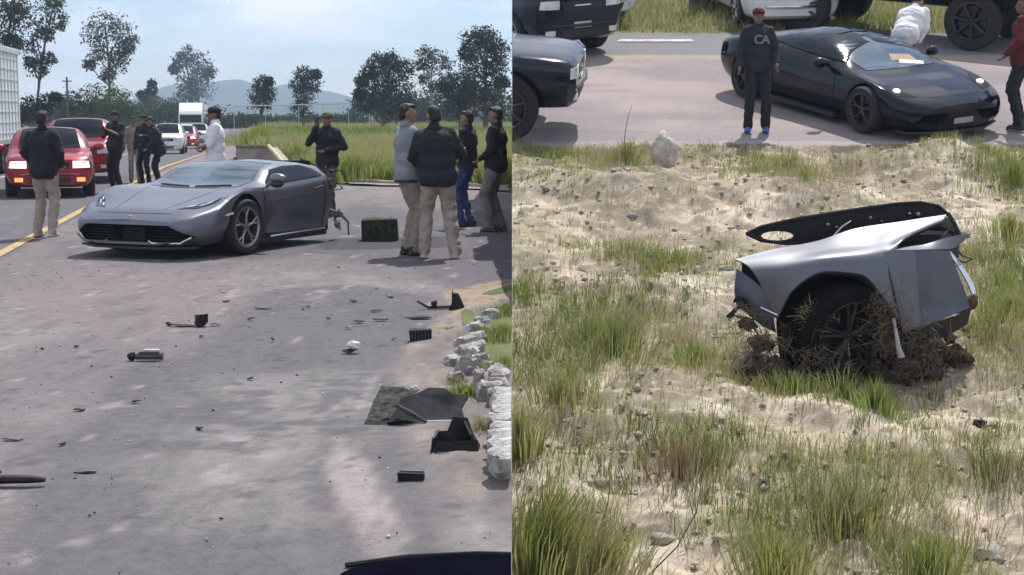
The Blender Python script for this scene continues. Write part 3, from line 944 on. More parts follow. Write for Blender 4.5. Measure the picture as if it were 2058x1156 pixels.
for s_ in (1, -1):
    c.panel('wiper', [(-.30, s_ * .05), (-.27, s_ * .05), (-.36, s_ * .5), (-.38, s_ * .5)], 'Z', 1, M_black, off=.016, step=.1)
    c.panel('bonnet_crease_shade', [(.90, s_ * .30), (.90, s_ * .312), (-.2, s_ * .56), (-.2, s_ * .545)], 'Z', 1, M_greyd, off=.002, step=.15, thick=.003)  # darker strip paints the shade of the fold
c.panel('bonnet_seam', [(.86, -.5), (.885, 0), (.86, .5), (.852, .5), (.877, 0), (.852, -.5)], 'Z', 1, M_well, off=.0015, step=.1, thick=.003)
# splitter and number plate pocket
b = MB(); b.prism([(.80, -.80), (1.03, -.45), (1.06, 0), (1.03, .45), (.80, .80), (.70, .78), (.70, -.78)], 'Z', .125, .15); b.build('front_splitter', M_black, car)
b = MB(); b.prism([(.72, .20), (.88, .21), (.88, .36), (.72, .39)], 'Y', -.15, .15); b.build('bumper_centre', M_well, car)
b = MB(); b.prism([(.75, .82), (.98, .60), (.93, .62), (.72, .88)], 'Z', .18, .19); b.build('splitter_fin', M_black, car)
bd = MB(); bd.lathe([(0, .002), (.028, .002), (.034, 0), (.036, -.004)], 5, 'Z'); e_ = bd.build('bonnet_badge', mat('badge_gold', (.45, .33, .08), rough=.3, metal=.8), car, True)
h = c.hit('Z', 1, .93, 0); e_.location = h[0]; e_.rotation_euler = (0, R(14), 0); e_.scale = (1, .8, 1)
# the torn end: ragged bulkhead, cables, bent tubes, radiator hose, suspension arm
r5 = random.Random(5)
b = MB()
b.box((-2.02, 0, .45), (.05, 1.72, .62)); b.box((-2.03, 0, .92), (.05, 1.2, .22))
b.build('bulkhead', M_well, car)
b = MB()
for k in range(26):
    y = r5.uniform(-.85, .92); z = r5.uniform(.2, .95); p = Vector((-2.02, y, z)); pts = [p]
    for j in range(4):
        p = p + Vector((-r5.uniform(.02, .10), r5.uniform(-.07, .07), r5.uniform(-.10, .05))); p.z = max(p.z, .03); pts.append(p)
    b.tube(pts, r5.uniform(.006, .016), 5)
b.build('torn_cable', M_black, car)
b = MB()
for k in range(12):
    y = r5.uniform(.2, .95); z = r5.uniform(.25, .8)
    b.box((-2.06, y, z), (r5.uniform(.03, .14), r5.uniform(.01, .03), r5.uniform(.05, .16)), Matrix.Rotation(r5.uniform(-1, 1), 3, 'Y') @ Matrix.Rotation(r5.uniform(-.6, .6), 3, 'Z'), .012, r5)
b.build('torn_sheet_metal', M_alloy, car)
b = MB()
b.tube([(-2.02, .85, .42), (-2.16, .92, .36), (-2.26, .84, .26), (-2.30, .90, .12)], [.028, .022, .022, .018], 7)
b.tube([(-2.02, .55, .30), (-2.2, .66, .27), (-2.36, .74, .30)], [.024, .02, .03], 7)
b.tube([(-2.18, .95, .40), (-2.34, .86, .34), (-2.42, .95, .22), (-2.38, .98, .05)], [.02, .03, .018, .012], 7)
b.ell((-2.34, .86, .33), (.06, .05, .05), 8, 6, wob=.5); b.ell((-2.22, .9, .2), (.05, .04, .06), 8, 6, wob=.5, seed=2)
b.build('suspension_arm', mat('scratched_alloy', (.32, .31, .30), rough=.4, metal=.8, var=.4, scale=20), car, True)
# rear roof spar with torn black skin hanging over
b = MB()
b.tube([(-1.98, .50, 1.05), (-2.15, .52, 1.01), (-2.32, .55, .95)], [.02, .018, .006], 6)
b.tube([(-1.98, -.50, 1.05), (-2.2, -.50, .98)], [.02, .008], 6)
b.add([(-1.95, .88, .80), (-2.12, .84, .84), (-2.2, .80, .74), (-2.0, .90, .66), (-1.95, .86, .79), (-2.12, .81, .82), (-2.2, .77, .73), (-2.0, .87, .66)],
      [(0, 1, 2, 3), (4, 7, 6, 5), (0, 4, 5, 1), (1, 5, 6, 2), (2, 6, 7, 3), (3, 7, 4, 0)])
b.build('torn_roof_spar', M_greyd, car)
# ================================================================= other vehicles
def car_rows(L, W, H, hood, belt, clr, wsb, wst, rwt, rwb, trunk, nose=.10, tail=.06, tumble=.78):
    h = W / 2; f = L / 2; r = -L / 2
    def row(x, wb, zb, ww, zw, ws, zs, wr, zr, zt): return [x, 0, zb, wb * h, zb, ww * h, zw, ws * h, zs, wr * h, zr, 0, zt]
    zw = clr + (belt - clr) * .45
    return [
        row(f, .66, clr + .06, .80, zw - .05, .76, hood - .16, .55, hood - .12, hood - .11),
        row(f - .10, .80, clr + .01, .93, zw - .03, .90, hood - .09, .66, hood - .05, hood - .03),
        row(f - .45, .86, clr, .99, zw, .95, hood - .04, .72, hood, hood + .02),
        row(wsb + .05, .88, clr, 1, zw, .94, belt - .02, .76, hood + .05, hood + .07),
        row((wsb * .5 + wst * .5), .88, clr, 1, zw, .94, belt, tumble, (belt + H) / 2 + .03, (hood + H) / 2 + .09),
        row(wst, .88, clr, 1, zw, .94, belt, tumble - .04, H - .05, H - .01),
        row((wst + rwt) / 2, .88, clr, 1, zw, .94, belt + .01, tumble - .04, H - .03, H + .0),
        row(rwt, .88, clr, 1, zw, .94, belt + .02, tumble - .05, H - .06, H - .025),
        row(rwb, .88, clr, 1, zw, .93, belt + .01, min(.80, tumble), trunk + .01, trunk + .02),
        row(min(r + .12, rwb - .03), .85, clr + .03, .96, zw, .91, trunk - .05, .72, trunk - .01, trunk),
        row(r, .78, clr + .10, .88, zw, .84, trunk - .14, .66, trunk - .09, trunk - .08)]
def make_car(name, label, cat, loc, rz, bodym, L=4.4, W=1.7, H=1.42, hood=.90, belt=.93, clr=.20, wsb=.95, wst=.30, rwt=-.95, rwb=-1.55, trunk=1.0,
             wr=.31, axf=1.32, axr=-1.25, tilt=0.0, glass=M_glass, lit=False, grille='bar', rim=M_alloy, bumper=None, group=None, roofrack=False, bed=False, spokes=7, writing=None):
    root = empty(name, loc, rz, tilt=tilt)
    tag(root, label, cat, group)
    cut = arch_cutters([axf, axr], wr * 1.2, W / 2, z=wr, depth=.26)
    if bed:
        m = MB(); m.prism([(rwb - .10, -W * .40), (rwb - .10, W * .40), (-L / 2 + .10, W * .40), (-L / 2 + .10, -W * .40)], 'Z', belt - .38, belt + .4); cut.append(m)
    c = Car(root, car_rows(L, W, H, hood, belt, clr, wsb, wst, rwt, rwb, trunk), bodym, cut, nx=46, corner=.2)
    h = W / 2; f = L / 2
    for x in (axf, axr):
        for s_ in (1, -1): wheel(root, x, s_ * (h - .12), s_, r=wr, w=.21, rim=rim, spokes=spokes, style='s')
    tw = H - .08
    c.panel('windscreen', [(wsb - .02, -h * .70), (wsb + .03, 0), (wsb - .02, h * .70), (wst + .03, h * .60), (wst + .04, 0), (wst + .03, -h * .60)], 'Z', 1, glass, step=.08, off=.012, thick=.03)
    if abs(rwt - rwb) > .25:
        c.panel('rear_window', [(rwb + .08, -h * .68), (rwb + .08, h * .68), (rwt - .03, h * .60), (rwt - .03, -h * .60)], 'Z', 1, glass, step=.08, off=.012, thick=.03)
    else:
        c.panel('rear_window', [(-h * .66, belt + .08), (h * .66, belt + .08), (h * .58, H - .14), (-h * .58, H - .14)], 'X', -1, glass, step=.08, off=.012, thick=.03)
    xm = (wst + rwt) / 2 - .02
    for s_ in (1, -1):
        c.panel('side_window', [(wsb - .16, belt + .045), (wst - .04, tw), (xm + .04, tw + .01), (xm + .04, belt + .05)], 'Y', s_, glass, step=.08, off=.012, thick=.03)
        c.panel('side_window', [(xm - .04, belt + .05), (xm - .04, tw + .01), (rwt + .03, tw - .02), (rwb + (.22 if abs(rwt - rwb) > .25 else .12), belt + .06)], 'Y', s_, glass, step=.08, off=.012, thick=.03)
        for x in (wsb - .22, xm, rwt + .1):
            c.panel('door_seam', [(x, clr + .08), (x + .012, clr + .08), (x + .012, belt), (x, belt)], 'Y', s_, M_well, off=.005, step=.1, thick=.02)
        for x in (xm + .12, rwt + .22):
            b = MB(); b.box((x, s_ * (h * .985), belt - .09), (.16, .03, .03)); b.build('door_handle', M_black, root)
        mirror_part(root, wsb - .20, s_ * h * .96, belt + .06, s_, bodym)
        c.panel('headlight', [(s_ * h * .50, hood - .28), (s_ * h * .50, hood - .14), (s_ * h * .84, hood - .15), (s_ * h * .87, hood - .27)], 'X', 1, M_lit if lit else M_lamp, off=.012, step=.08)
        c.panel('fog_lamp', [(s_ * h * .58, clr + .12), (s_ * h * .58, clr + .20), (s_ * h * .76, clr + .20), (s_ * h * .76, clr + .12)], 'X', 1, M_amber if lit else M_lamp, off=.012, step=.1)
        c.panel('tail_lamp', [(s_ * h * .60, trunk - .34), (s_ * h * .60, trunk - .18), (s_ * h * .82, trunk - .18), (s_ * h * .84, trunk - .34)], 'X', -1, M_redl, off=.012, step=.1)
    c.panel('grille', [(-h * .40, hood - .30), (-h * .44, hood - .17), (h * .44, hood - .17), (h * .40, hood - .30)], 'X', 1, M_black, off=.006, step=.1)
    g = MB()
    hh = c.hit('X', 1, 0, hood - .24)
    gx = hh[0].x if hh[0] else f
    g.tube([(gx - .03, -h * .42, hood - .235), (gx + .015, 0, hood - .235), (gx - .03, h * .42, hood - .235)], .012, 6)
    g.build('grille_bar', M_chrome, root, True)
    c.panel('lower_intake', [(-h * .42, clr + .09), (-h * .46, clr + .20), (h * .46, clr + .20), (h * .42, clr + .09)], 'X', 1, M_black, off=.008, step=.1)
    c.panel('number_plate', [(-.16, clr + .22), (-.16, clr + .31), (.16, clr + .31), (.16, clr + .22)], 'X', 1, M_plate, off=.016, step=.2)
    c.panel('number_plate', [(-.16, trunk - .34), (-.16, trunk - .25), (.16, trunk - .25), (.16, trunk - .34)], 'X', -1, M_plate, off=.014, step=.2)
    for s_ in (1, -1):
        x = f if s_ > 0 else -f
        b = MB(); b.tube([(x - s_ * .16, -h * .86, clr + .26), (x - s_ * .01, -h * .6, clr + .26), (x + s_ * .035, 0, clr + .26), (x - s_ * .01, h * .6, clr + .26), (x - s_ * .16, h * .86, clr + .26)], .05, 6, flat=.5)
        b.build('bumper', bumper or bodym, root, True)
    if roofrack:
        for s_ in (1, -1):
            b = MB(); b.tube([(wst - .1, s_ * h * .55, H + .03), (rwt + .1, s_ * h * .55, H + .03)], .02, 6); b.build('roof_rail', M_alloy, root)
    return root, c

M_red = paint('deep_red_paint', (.30, .018, .035), rough=.3, metal=.3, coat=.5)
M_mag = paint('bright_red_paint', (.50, .04, .075), rough=.3, metal=.2, coat=.5)
M_white = paint('white_paint', (.74, .74, .74), rough=.35, metal=0, coat=.4)
M_navy = paint('dark_navy_paint', (.006, .010, .026), rough=.16, metal=.0, coat=.2, spec=.35)
M_blk = paint('gloss_black_paint', (.003, .005, .012), rough=.10, metal=0, coat=.12, spec=.3)
M_silver = paint('silver_paint', (.50, .51, .53), rough=.35, metal=.6, coat=.3)
M_teal = paint('dark_green_paint', (.02, .05, .05), rough=.25, metal=.3, coat=.7)
road_rz = math.atan2(-1, -VX)      # oncoming traffic comes down the road towards the camera
def onroad(px, py): return G(px, py)
def rl(px, D, dx=0):
    x = (px - 1029) / FPX * D; return (x + dx, D, .006 + dip(x - VX * D, D))
Q_ = 'cars queuing on the highway'
make_car('sedan', 'red sedan with lit headlights, nearest oncoming car on the highway', 'car', rl(104, 31), road_rz + .13, M_red, lit=True, L=4.3, W=1.72, H=1.36, hood=.86, belt=.90, group=Q_)
make_car('estate_car', 'dark red estate car with wide windscreen, right behind the nearest red sedan', 'car', rl(166, 37), road_rz + .08, M_red, L=4.6, W=1.8, H=1.52, hood=.98, belt=1.02, clr=.24, wsb=1.15, wst=.55, rwt=-1.9, rwb=-2.1, trunk=1.1, wr=.34, group=Q_, axf=1.45, axr=-1.35)
make_car('hatchback', 'white hatchback partly hidden by the stooping man in the dark jacket', 'car', rl(342, 75), road_rz, M_white, L=4.1, H=1.5, hood=.95, belt=.98, group=Q_)
make_car('hatchback', 'bright magenta-red small car coming in front of the white truck', 'car', rl(376, 97), road_rz, M_mag, L=4.0, W=1.66, H=1.5, hood=.95, belt=.98, lit=True, group=Q_)
make_car('pickup_truck', 'white pickup in front of the white semi truck', 'pickup', rl(404, 138), road_rz, M_white, L=5.2, W=1.95, H=1.85, hood=1.15, belt=1.18, clr=.3, wsb=1.2, wst=.7, rwt=-.7, rwb=-.85, trunk=1.2, wr=.38, axf=1.65, axr=-1.6, bed=True, group=Q_)
make_car('sedan', 'dark green car in the queue between the white hatchback and the white truck', 'car', rl(346, 90, -.2), road_rz, M_teal, L=4.3, H=1.45, group=Q_)
for i, (px, D, m, lb) in enumerate([(456, 270, M_red, 'dark red far car left of the small white one at the end of the queue'), (470, 300, M_white, 'small white far car at the end of the queue'), (448, 330, M_silver, 'silver far car farthest back in the queue beside the dark red one')]):
    make_car('sedan', lb, 'car', rl(px, D), road_rz, m, L=4.3, H=1.5, group=Q_)
# vehicles beyond the field
for px, py, m, lb, d in [(752, 246, M_white, 'white van parked beyond the field under the dark trees', 1), (776, 245, M_navy, 'dark blue car parked next to the white van beyond the field', 0)]:
    q = G(px, 252)
    make_car('van' if d else 'sedan', lb, 'van' if d else 'car', (q.x, q.y, .0), R(175), m, L=4.4, H=1.9 if d else 1.5, hood=1.1 if d else .92, belt=1.15 if d else .95, trunk=1.2 if d else 1.0)

# ---- long white trailer on the far lane
def trailer(X0, Y0, Lt, lbl):
    root = empty('truck_trailer', (X0, Y0, 0.006), road_rz)
    tag(root, lbl, 'truck')
    W_, z0, z1 = 2.5, .80, 3.40
    b = MB(); b.box((0, 0, (z0 + z1) / 2), (Lt, W_, z1 - z0)); b.build('cargo_box', mat('trailer_white', (.66, .69, .69), rough=.5, var=.06, scale=1.2), root)
    mW = mat('trailer_rib', (.60, .63, .64), rough=.5)
    n = 26
    for s_ in (1, -1):
        rib = MB(); rib.box((0, 0, 0), (.05, .03, z1 - z0 - .2)); me = rib.mesh('rib', mW)
        for k in range(n):
            o = link('rib', me, root); o.location = (-Lt / 2 + .3 + k * (Lt - .6) / (n - 1), s_ * (W_ / 2 + .012), (z0 + z1) / 2)
        for z in (z0 + .06, z1 - .06):
            q = MB(); q.box((0, s_ * (W_ / 2 + .02), z), (Lt, .05, .12)); q.build('side_rail', M_silver, root)
        hz_ = MB(); hz_.box((0, 0, 0), (Lt - .2, .02, .035)); me = hz_.mesh('side_board', mW)
        for k in range(9):
            o = link('side_board', me, root); o.location = (0, s_ * (W_ / 2 + .008), z0 + .3 + k * .29)
    q = MB(); q.box((0, 0, .68), (Lt, .9, .22)); q.build('chassis', M_black, root)
    q = MB(); q.box((.3, 1.15, .50), (Lt * .8, .03, .55)); q.build('side_skirt', M_black, root)
    for x in (-Lt / 2 + 1.3, -Lt / 2 + 2.6, Lt / 2 - 1.5, Lt / 2 - 2.8):
        for s_ in (1, -1): wheel(root, x, s_ * 1.08, s_, r=.5, w=.28, rim=M_rimd, spokes=8, style='s')
    return root
pe = G(45, 341)
dv = Vector((VX, 1, 0)).normalized()
trailer(VX * 36 - 8.35, 36, 14.0, 'long white ribbed truck trailer at the left edge of the photo')
# ---- white semi truck in the distance
q = Vector(rl(388, 152))
root = empty('semi_truck', (q.x, q.y, q.z), road_rz)
tag(root, 'white semi truck with tall air deflector, far down the highway', 'truck')
b = MB(); b.box((-.2, 0, 1.95), (2.2, 2.4, 1.9)); b.build('cab', M_white, root)
b = MB(); b.prism([(-1.3, 2.9), (-1.3, 4.0), (-.6, 4.0), (.6, 3.15), (.8, 2.9)], 'Y', -1.15, 1.15); b.build('air_deflector', M_white, root)
b = MB(); b.prism([(.9, .8), (.9, 1.95), (2.3, 1.75), (2.5, 1.55), (2.5, .8)], 'Y', -.9, .9); b.build('bonnet', M_white, root)
b = MB(); b.box((.92, 0, 2.4), (.04, 2.1, .75)); b.build('windscreen', M_glass, root)
b = MB(); b.box((2.52, 0, 1.2), (.04, 1.1, .6)); b.build('grille', M_chrome, root)
b = MB(); b.box((2.55, 0, .65), (.25, 2.3, .32)); b.build('bumper', M_chrome, root)
b = MB(); b.box((-7.5, 0, 2.5), (12, 2.5, 2.7)); b.build('cargo_box', M_white, root)
for s_ in (1, -1):
    b = MB(); b.box((2.5, s_ * .78, 1.15), (.05, .26, .3)); b.build('headlight', M_lamp, root)
    b = MB(); b.box((.85, s_ * 1.4, 2.3), (.1, .12, .5)); b.build('side_mirror', M_black, root)
    for x in (1.9, -1.4, -2.7, -11.5, -12.7): wheel(root, x, s_ * 1.08, s_, r=.5, w=.28, rim=M_rimd, spokes=8, style='s')

# ================================================================= vehicles on the bank road (right)
def bank_car(px, py, rz, back, *a, **k):
    p = S(px, py)
    return a, k
def sloc(px, py, dx=0, dy=0):
    p = S(px, py); x, y = p.x + dx, p.y + dy
    return (x, y, sz(x, y) + .012)
# dark blue off-roader, cut by the place's edge
r_, c_ = make_car('off_roader', 'dark blue off-roader on the far side of the bank road, left of the white car', 'car', sloc(1075, 93, -.42, .55), R(-58), M_navy, tilt=SLOPE, L=4.3, W=1.75, H=1.75, hood=1.08, belt=1.12, clr=.28, wsb=1.0, wst=.5, rwt=-1.9, rwb=-2.05, trunk=1.2, wr=.35, axf=1.35, axr=-1.25, glass=M_glassb, bumper=M_black)
cut_x(r_, 0.003)
r_, c_ = make_car('sedan', 'white car half hidden behind the dark blue off-roader', 'car', sloc(1130, 48, -.3, 1.4), R(-60), M_white, tilt=SLOPE, L=4.2, W=1.68, H=1.5, hood=.92, belt=.95)
cut_x(r_, 0.003)
r_, c_ = make_car('pickup_truck', 'black pickup nose with large front tyre at the near side of the bank road', 'pickup', sloc(1036, 283, -1.62, .90), R(-7), M_navy, tilt=SLOPE, L=4.9, W=1.85, H=1.65, hood=1.04, belt=1.08, clr=.38, wsb=1.1, wst=.6, rwt=-1.0, rwb=-1.1, trunk=1.25, wr=.41, axf=1.60, axr=-1.55, glass=M_glassb, bumper=M_black, rim=M_rimd)
cut_x(r_, 0.003)
make_car('sedan', 'white sedan with chrome strips standing at the far verge behind the hooded youth', 'car', sloc(1560, 66, 0, 1.9), R(98), M_white, tilt=SLOPE, L=4.2, W=1.70, H=1.4, hood=.9, belt=.93, bumper=M_chrome)
make_car('pickup_truck', 'black high pickup parked behind the black sports car', 'pickup', sloc(1840, 92, .1, 1.1), R(-38), M_blk, tilt=SLOPE, L=4.9, W=1.9, H=2.05, hood=1.35, belt=1.4, clr=.62, wsb=1.0, wst=.55, rwt=-.7, rwb=-.8, trunk=1.4, wr=.46, axf=1.5, axr=-1.5, rim=M_rimd, bumper=M_black, bed=True)
# ================================================================= the glossy black sports car on the bank road
car = empty('sports_car', sloc(1752, 258, .0, 1.15), R(-62), tilt=SLOPE, scale=.945)
tag(car, 'glossy black low sports car on the bank road with sun glints on its bonnet', 'sports car')
st = [
 [2.14, 0, .16, .40, .16, .56, .30, .52, .45, .36, .48, 0, .49],
 [2.02, 0, .14, .66, .14, .78, .30, .74, .50, .50, .53, 0, .54],
 [1.80, 0, .12, .76, .12, .90, .33, .87, .585, .60, .60, 0, .61],
 [1.45, 0, .11, .80, .11, .94, .42, .90, .70, .68, .68, 0, .69],
 [1.15, 0, .11, .82, .11, .945, .45, .90, .76, .68, .735, 0, .74],
 [.85, 0, .11, .82, .11, .93, .45, .88, .78, .68, .80, 0, .83],
 [.50, 0, .11, .82, .11, .92, .45, .87, .79, .62, .94, 0, .985],
 [.15, 0, .11, .83, .11, .92, .45, .87, .80, .58, 1.05, 0, 1.10],
 [-.25, 0, .11, .83, .11, .925, .46, .88, .82, .56, 1.10, 0, 1.165],
 [-.70, 0, .11, .84, .11, .94, .48, .90, .86, .54, 1.07, 0, 1.13],
 [-1.15, 0, .12, .84, .12, .95, .50, .92, .89, .56, 1.00, 0, 1.03],
 [-1.60, 0, .13, .82, .13, .95, .52, .91, .89, .60, .93, 0, .93],
 [-1.95, 0, .18, .74, .18, .90, .52, .84, .84, .58, .86, 0, .86],
 [-2.08, 0, .26, .62, .26, .80, .52, .74, .78, .5, .80, 0, .80]]
st = [[r[0]] + [v * (.93 if (i % 2 == 1) else 1) for i, v in enumerate(r[1:])] for r in st]
cut = arch_cutters([1.27, -1.29], .345, .95, z=.305, depth=.28)
for s_ in (1, -1):
    m = MB(); m.prism([(s_ * .22, .36), (s_ * .62, .36), (s_ * .76, .22), (s_ * .34, .22)], 'X', 1.9, 2.5); cut.append(m)
c = Car(car, st, M_blk, cut, nx=80, corner=.2)
for s_ in (1, -1):
    for x in (1.27, -1.29): wheel(car, x, s_ * .84, s_, r=.305, w=.24, rim=M_rimd, spokes=5, rr=.74)
    c.panel('side_window', [(.62, .81), (.30, .98), (-.05, 1.07), (-.45, 1.075), (-.80, .97), (-.92, .90), (-.2, .85)], 'Y', s_, M_glass, off=.016, step=.035, thick=.03)
    c.panel('side_intake', [(-.72, .42), (-.66, .66), (-.98, .80), (-1.0, .48)], 'Y', s_, M_well, off=.004)
    hl_ = [(1.86, s_ * .58), (1.78, s_ * .80), (1.40, s_ * .88), (1.36, s_ * .78), (1.60, s_ * .64)]
    L_ = c.panel('headlight', hl_, 'Z', 1, M_glass, off=.005, step=.05)
    lm = c.hit('Z', 1, 1.66, s_ * .72)[0]
    b = MB(); b.ell(lm + Vector((0, 0, .012)), (.055, .045, .03), 12, 7); b.build('headlamp_glint', M_lit, L_, True)  # glowing bowls stand in for the sun glints on the lamps
    mirror_part(car, .45, s_ * .86, .80, s_, M_blk)
    c.panel('door_seam', [(.66, .18), (.67, .18), (.64, .78), (.63, .78)], 'Y', s_, M_well, off=.004, step=.05, thick=.02)
    c.panel('door_seam', [(-.60, .2), (-.61, .2), (-.74, .80), (-.73, .80)], 'Y', s_, M_well, off=.004, step=.05, thick=.02)
    c.panel('tail_lamp', [(s_ * .4, .70), (s_ * .4, .74), (s_ * .72, .74), (s_ * .72, .70)], 'X', -1, M_redl, off=.01)
c.panel('windscreen', [(.92, -.58), (.98, 0), (.92, .58), (.62, .62), (.16, .50), (.14, 0), (.16, -.50), (.62, -.62)], 'Z', 1, mat('deep_blue_glass', (.03, .06, .11), rough=.12, var=.3, scale=1.2, spec=.8, coat=.3, col2=(.06, .12, .18)), off=.006, step=.06)
c.panel('dash_paper', [(.86, .02), (.93, .40), (.84, .46), (.76, .10)], 'Z', 1, mat('paper_on_dashboard', (.62, .60, .52), rough=.7), off=.010, step=.1)
c.panel('dash_paper', [(.78, -.05), (.82, .38), (.66, .36), (.64, .02)], 'Z', 1, mat('tan_folder', (.32, .23, .15), rough=.7), off=.010, step=.1)
b = MB(); b.prism([(1.95, -.78), (2.18, -.35), (2.18, .35), (1.95, .78), (1.8, .8), (1.8, -.8)], 'Z', .10, .125); b.build('front_splitter', M_black, car)
c.panel('number_plate', [(-.16, .21), (-.16, .28), (.16, .28), (.16, .21)], 'X', 1, mat('dull_plate', (.30, .30, .32), rough=.6), off=.02, step=.1)
c.panel('bonnet_seam', [(1.92, -.45), (1.95, 0), (1.92, .45), (1.91, .45), (1.94, 0), (1.91, -.45)], 'Z', 1, M_well, off=.0015, step=.1, thick=.003)
b = MB(); b.prism([(.66, .08), (.66, .14), (-.88, .15), (-.88, .08)], 'Y', -.88, .88); b.build('side_skirt', M_black, car)
# ================================================================= trees and grass
rng = np.random.default_rng(11)
M_bark = mat('grey_bark', (.11, .095, .08), rough=.95, var=.4, scale=7, bump=.5)
M_bark2 = mat('pale_bark', (.32, .28, .25), rough=.9, var=.3, scale=5, bump=.3)
LD = leafmat('leaves_dark', (.022, .034, .020), (.05, .066, .034), .25)
LO = leafmat('leaves_olive', (.045, .055, .032), (.085, .092, .052), .3)
LG = leafmat('leaves_green', (.05, .085, .022), (.10, .14, .04), .35)
LY = leafmat('leaves_yellow_green', (.12, .16, .02), (.30, .30, .03), .35)
LB = leafmat('leaves_greyish', (.06, .068, .05), (.11, .115, .085), .3)
def leaves(blobs, per, size, r):
    """leaf-sized quads in clumps spread through the blobs"""
    V = []; 
    for (c, rad) in blobs:
        nc = max(4, int(per * .16))
        d = r.normal(size=(nc, 3)); d /= np.linalg.norm(d, axis=1)[:, None]
        cc = np.array(c) + d * (r.uniform(.25, 1.0, (nc, 1)) ** .6) * np.array(rad)
        k = int(per / nc) + 1
        q = np.repeat(cc, k, 0) + r.normal(size=(nc * k, 3)) * np.array(rad) * .17
        V.append(q)
    P = np.concatenate(V); n = len(P)
    u = r.normal(size=(n, 3)); u /= np.linalg.norm(u, axis=1)[:, None]
    w = np.cross(u, r.normal(size=(n, 3))); w /= np.linalg.norm(w, axis=1)[:, None]
    s = size * r.uniform(.5, 1.3, (n, 1))
    a = P - u * s * .5; b = P + w * s * .32; c2 = P + u * s * .6; d2 = P - w * s * .32
    VV = np.stack([a, b, c2, d2], 1).reshape(-1, 3)
    F = np.arange(n * 4).reshape(n, 4)
    return VV, F
def tree(name, label, base, blobs_px, D, leafm, per=260, size=.2, trunk=.16, barkm=None, group=None, tx=None, depthk=1.0, cat='tree'):
    """crown lumps are given as (x, y, radius) on the photograph and become round volumes at distance D"""
    r = np.random.default_rng(abs(hash(label)) % 1000 if False else sum(map(ord, label)))
    k = D / FPX
    root = empty(name, base)
    tag(root, label, cat, group)
    B = []
    for px, py, rp in blobs_px:
        p = AtY(px, py, D)
        B.append(((p.x - base[0], p.y - base[1] + r.uniform(-.5, .5) * rp * k * depthk, p.z - base[2]), (rp * k * 1.05, rp * k * 1.1 * depthk, rp * k * .95)))
    m = MB()
    zs = [b[0][2] for b in B]; zt = max(zs)
    tops = max(B, key=lambda b: b[0][2])[0]
    pts = []
    n = 7
    for i in range(n + 1):
        t = i / n
        pts.append((tops[0] * t ** 1.6 + .12 * math.sin(t * 7 + D) * trunk * 4 * t, tops[1] * t ** 1.6, max(0, zt) * t - .05))
    m.tube(pts, [trunk * (1.25 if i == 0 else 1 - .8 * i / n) for i in range(n + 1)], 8)
    for (c_, rad) in B:
        t = min(.85, max(.12, (c_[2] - rad[2] * 1.3) / max(zt, .1)))
        i = int(t * n); a = Vector(pts[i])
        c_ = Vector(c_)
        mid = a.lerp(c_, .5) + Vector((0, 0, -.12 * (c_ - a).length))
        m.tube([a, mid, c_], [trunk * .5, trunk * .32, trunk * .12], 6)
        for q in range(4):
            e = c_ + Vector(r.normal(size=3)) * rad[0] * .55
            m.tube([mid.lerp(c_, .5), e], [trunk * .18, trunk * .05], 4)
    m.build('trunk', barkm or M_bark, root, True, fix=False)
    V, F = leaves(B, int(per * 1.35), size, r)
    np_mesh('crown', V, F, leafm, parent=root, kind=None)
    return root
D1 = 105.0
def gb(px, D): 
    return ((px - 1029) / FPX * D, D, 0.0)
TG = 'tall gum trees standing along the far side of the highway'
tree('gum_tree', 'dark leafy gum tree cut off by the top left corner', gb(20, 95), [(5, 60, 42), (38, 30, 26), (20, 5, 30), (-30, 90, 50), (28, 85, 18)], 95, LO, 420, .2, .14, group=TG)
tree('gum_tree', 'tall slender gum tree with small tufts, left of the red cars', gb(76, 100), [(95, 18, 34), (118, 45, 20), (70, 58, 22), (60, 95, 22), (98, 118, 16), (80, 140, 18), (64, 125, 14), (110, 8, 20), (92, 70, 16)], 100, LO, 240, .18, .12, group=TG)
tree('gum_tree', 'open round-topped gum tree left of centre above the green bushes', gb(228, 142), [(215, 50, 30), (245, 62, 30), (188, 70, 26), (262, 88, 20), (225, 92, 34), (196, 110, 20), (240, 125, 22), (216, 150, 15), (180, 130, 12), (250, 105, 18)], 142, LO, 260, .24, .2, group=TG)
tree('gum_tree', 'broad gum tree with drooping lower branches right of the open round-topped one', gb(392, 320), [(375, 110, 20), (400, 130, 26), (362, 125, 18), (385, 155, 32), (420, 145, 15), (405, 180, 30), (375, 185, 24), (350, 140, 10), (380, 205, 26)], 320, LD, 320, .5, .4, group=TG)
tree('conifer_tree', 'small dark pointed tree between the green bushes', gb(303, 195), [(305, 168, 8), (303, 182, 12), (302, 200, 17), (290, 205, 16), (282, 190, 8)], 195, LD, 260, .3, .14)
tree('gum_tree', 'short dense dark tree in front of the hills, left of its twin', gb(526, 130), [(526, 168, 17), (518, 188, 20), (538, 190, 18), (526, 208, 22), (540, 165, 12)], 130, LD, 380, .2, .12)
tree('gum_tree', 'short dense dark tree in front of the hills, right of its twin', gb(612, 130), [(612, 150, 18), (600, 170, 18), (628, 168, 20), (612, 190, 24), (606, 215, 20), (634, 150, 12)], 130, LD, 380, .2, .13)
TR = 'tall dark trees beyond the field on the right'
tree('gum_tree', 'wide dark tree with uneven top, first of the tall trees beyond the field', gb(770, 112), [(760, 130, 24), (785, 125, 22), (812, 140, 22), (742, 150, 18), (770, 160, 34), (800, 180, 32), (755, 190, 26), (728, 165, 14), (735, 205, 22), (815, 210, 24), (775, 215, 30), (722, 190, 12)], 112, LD, 520, .19, .16, group=TR)
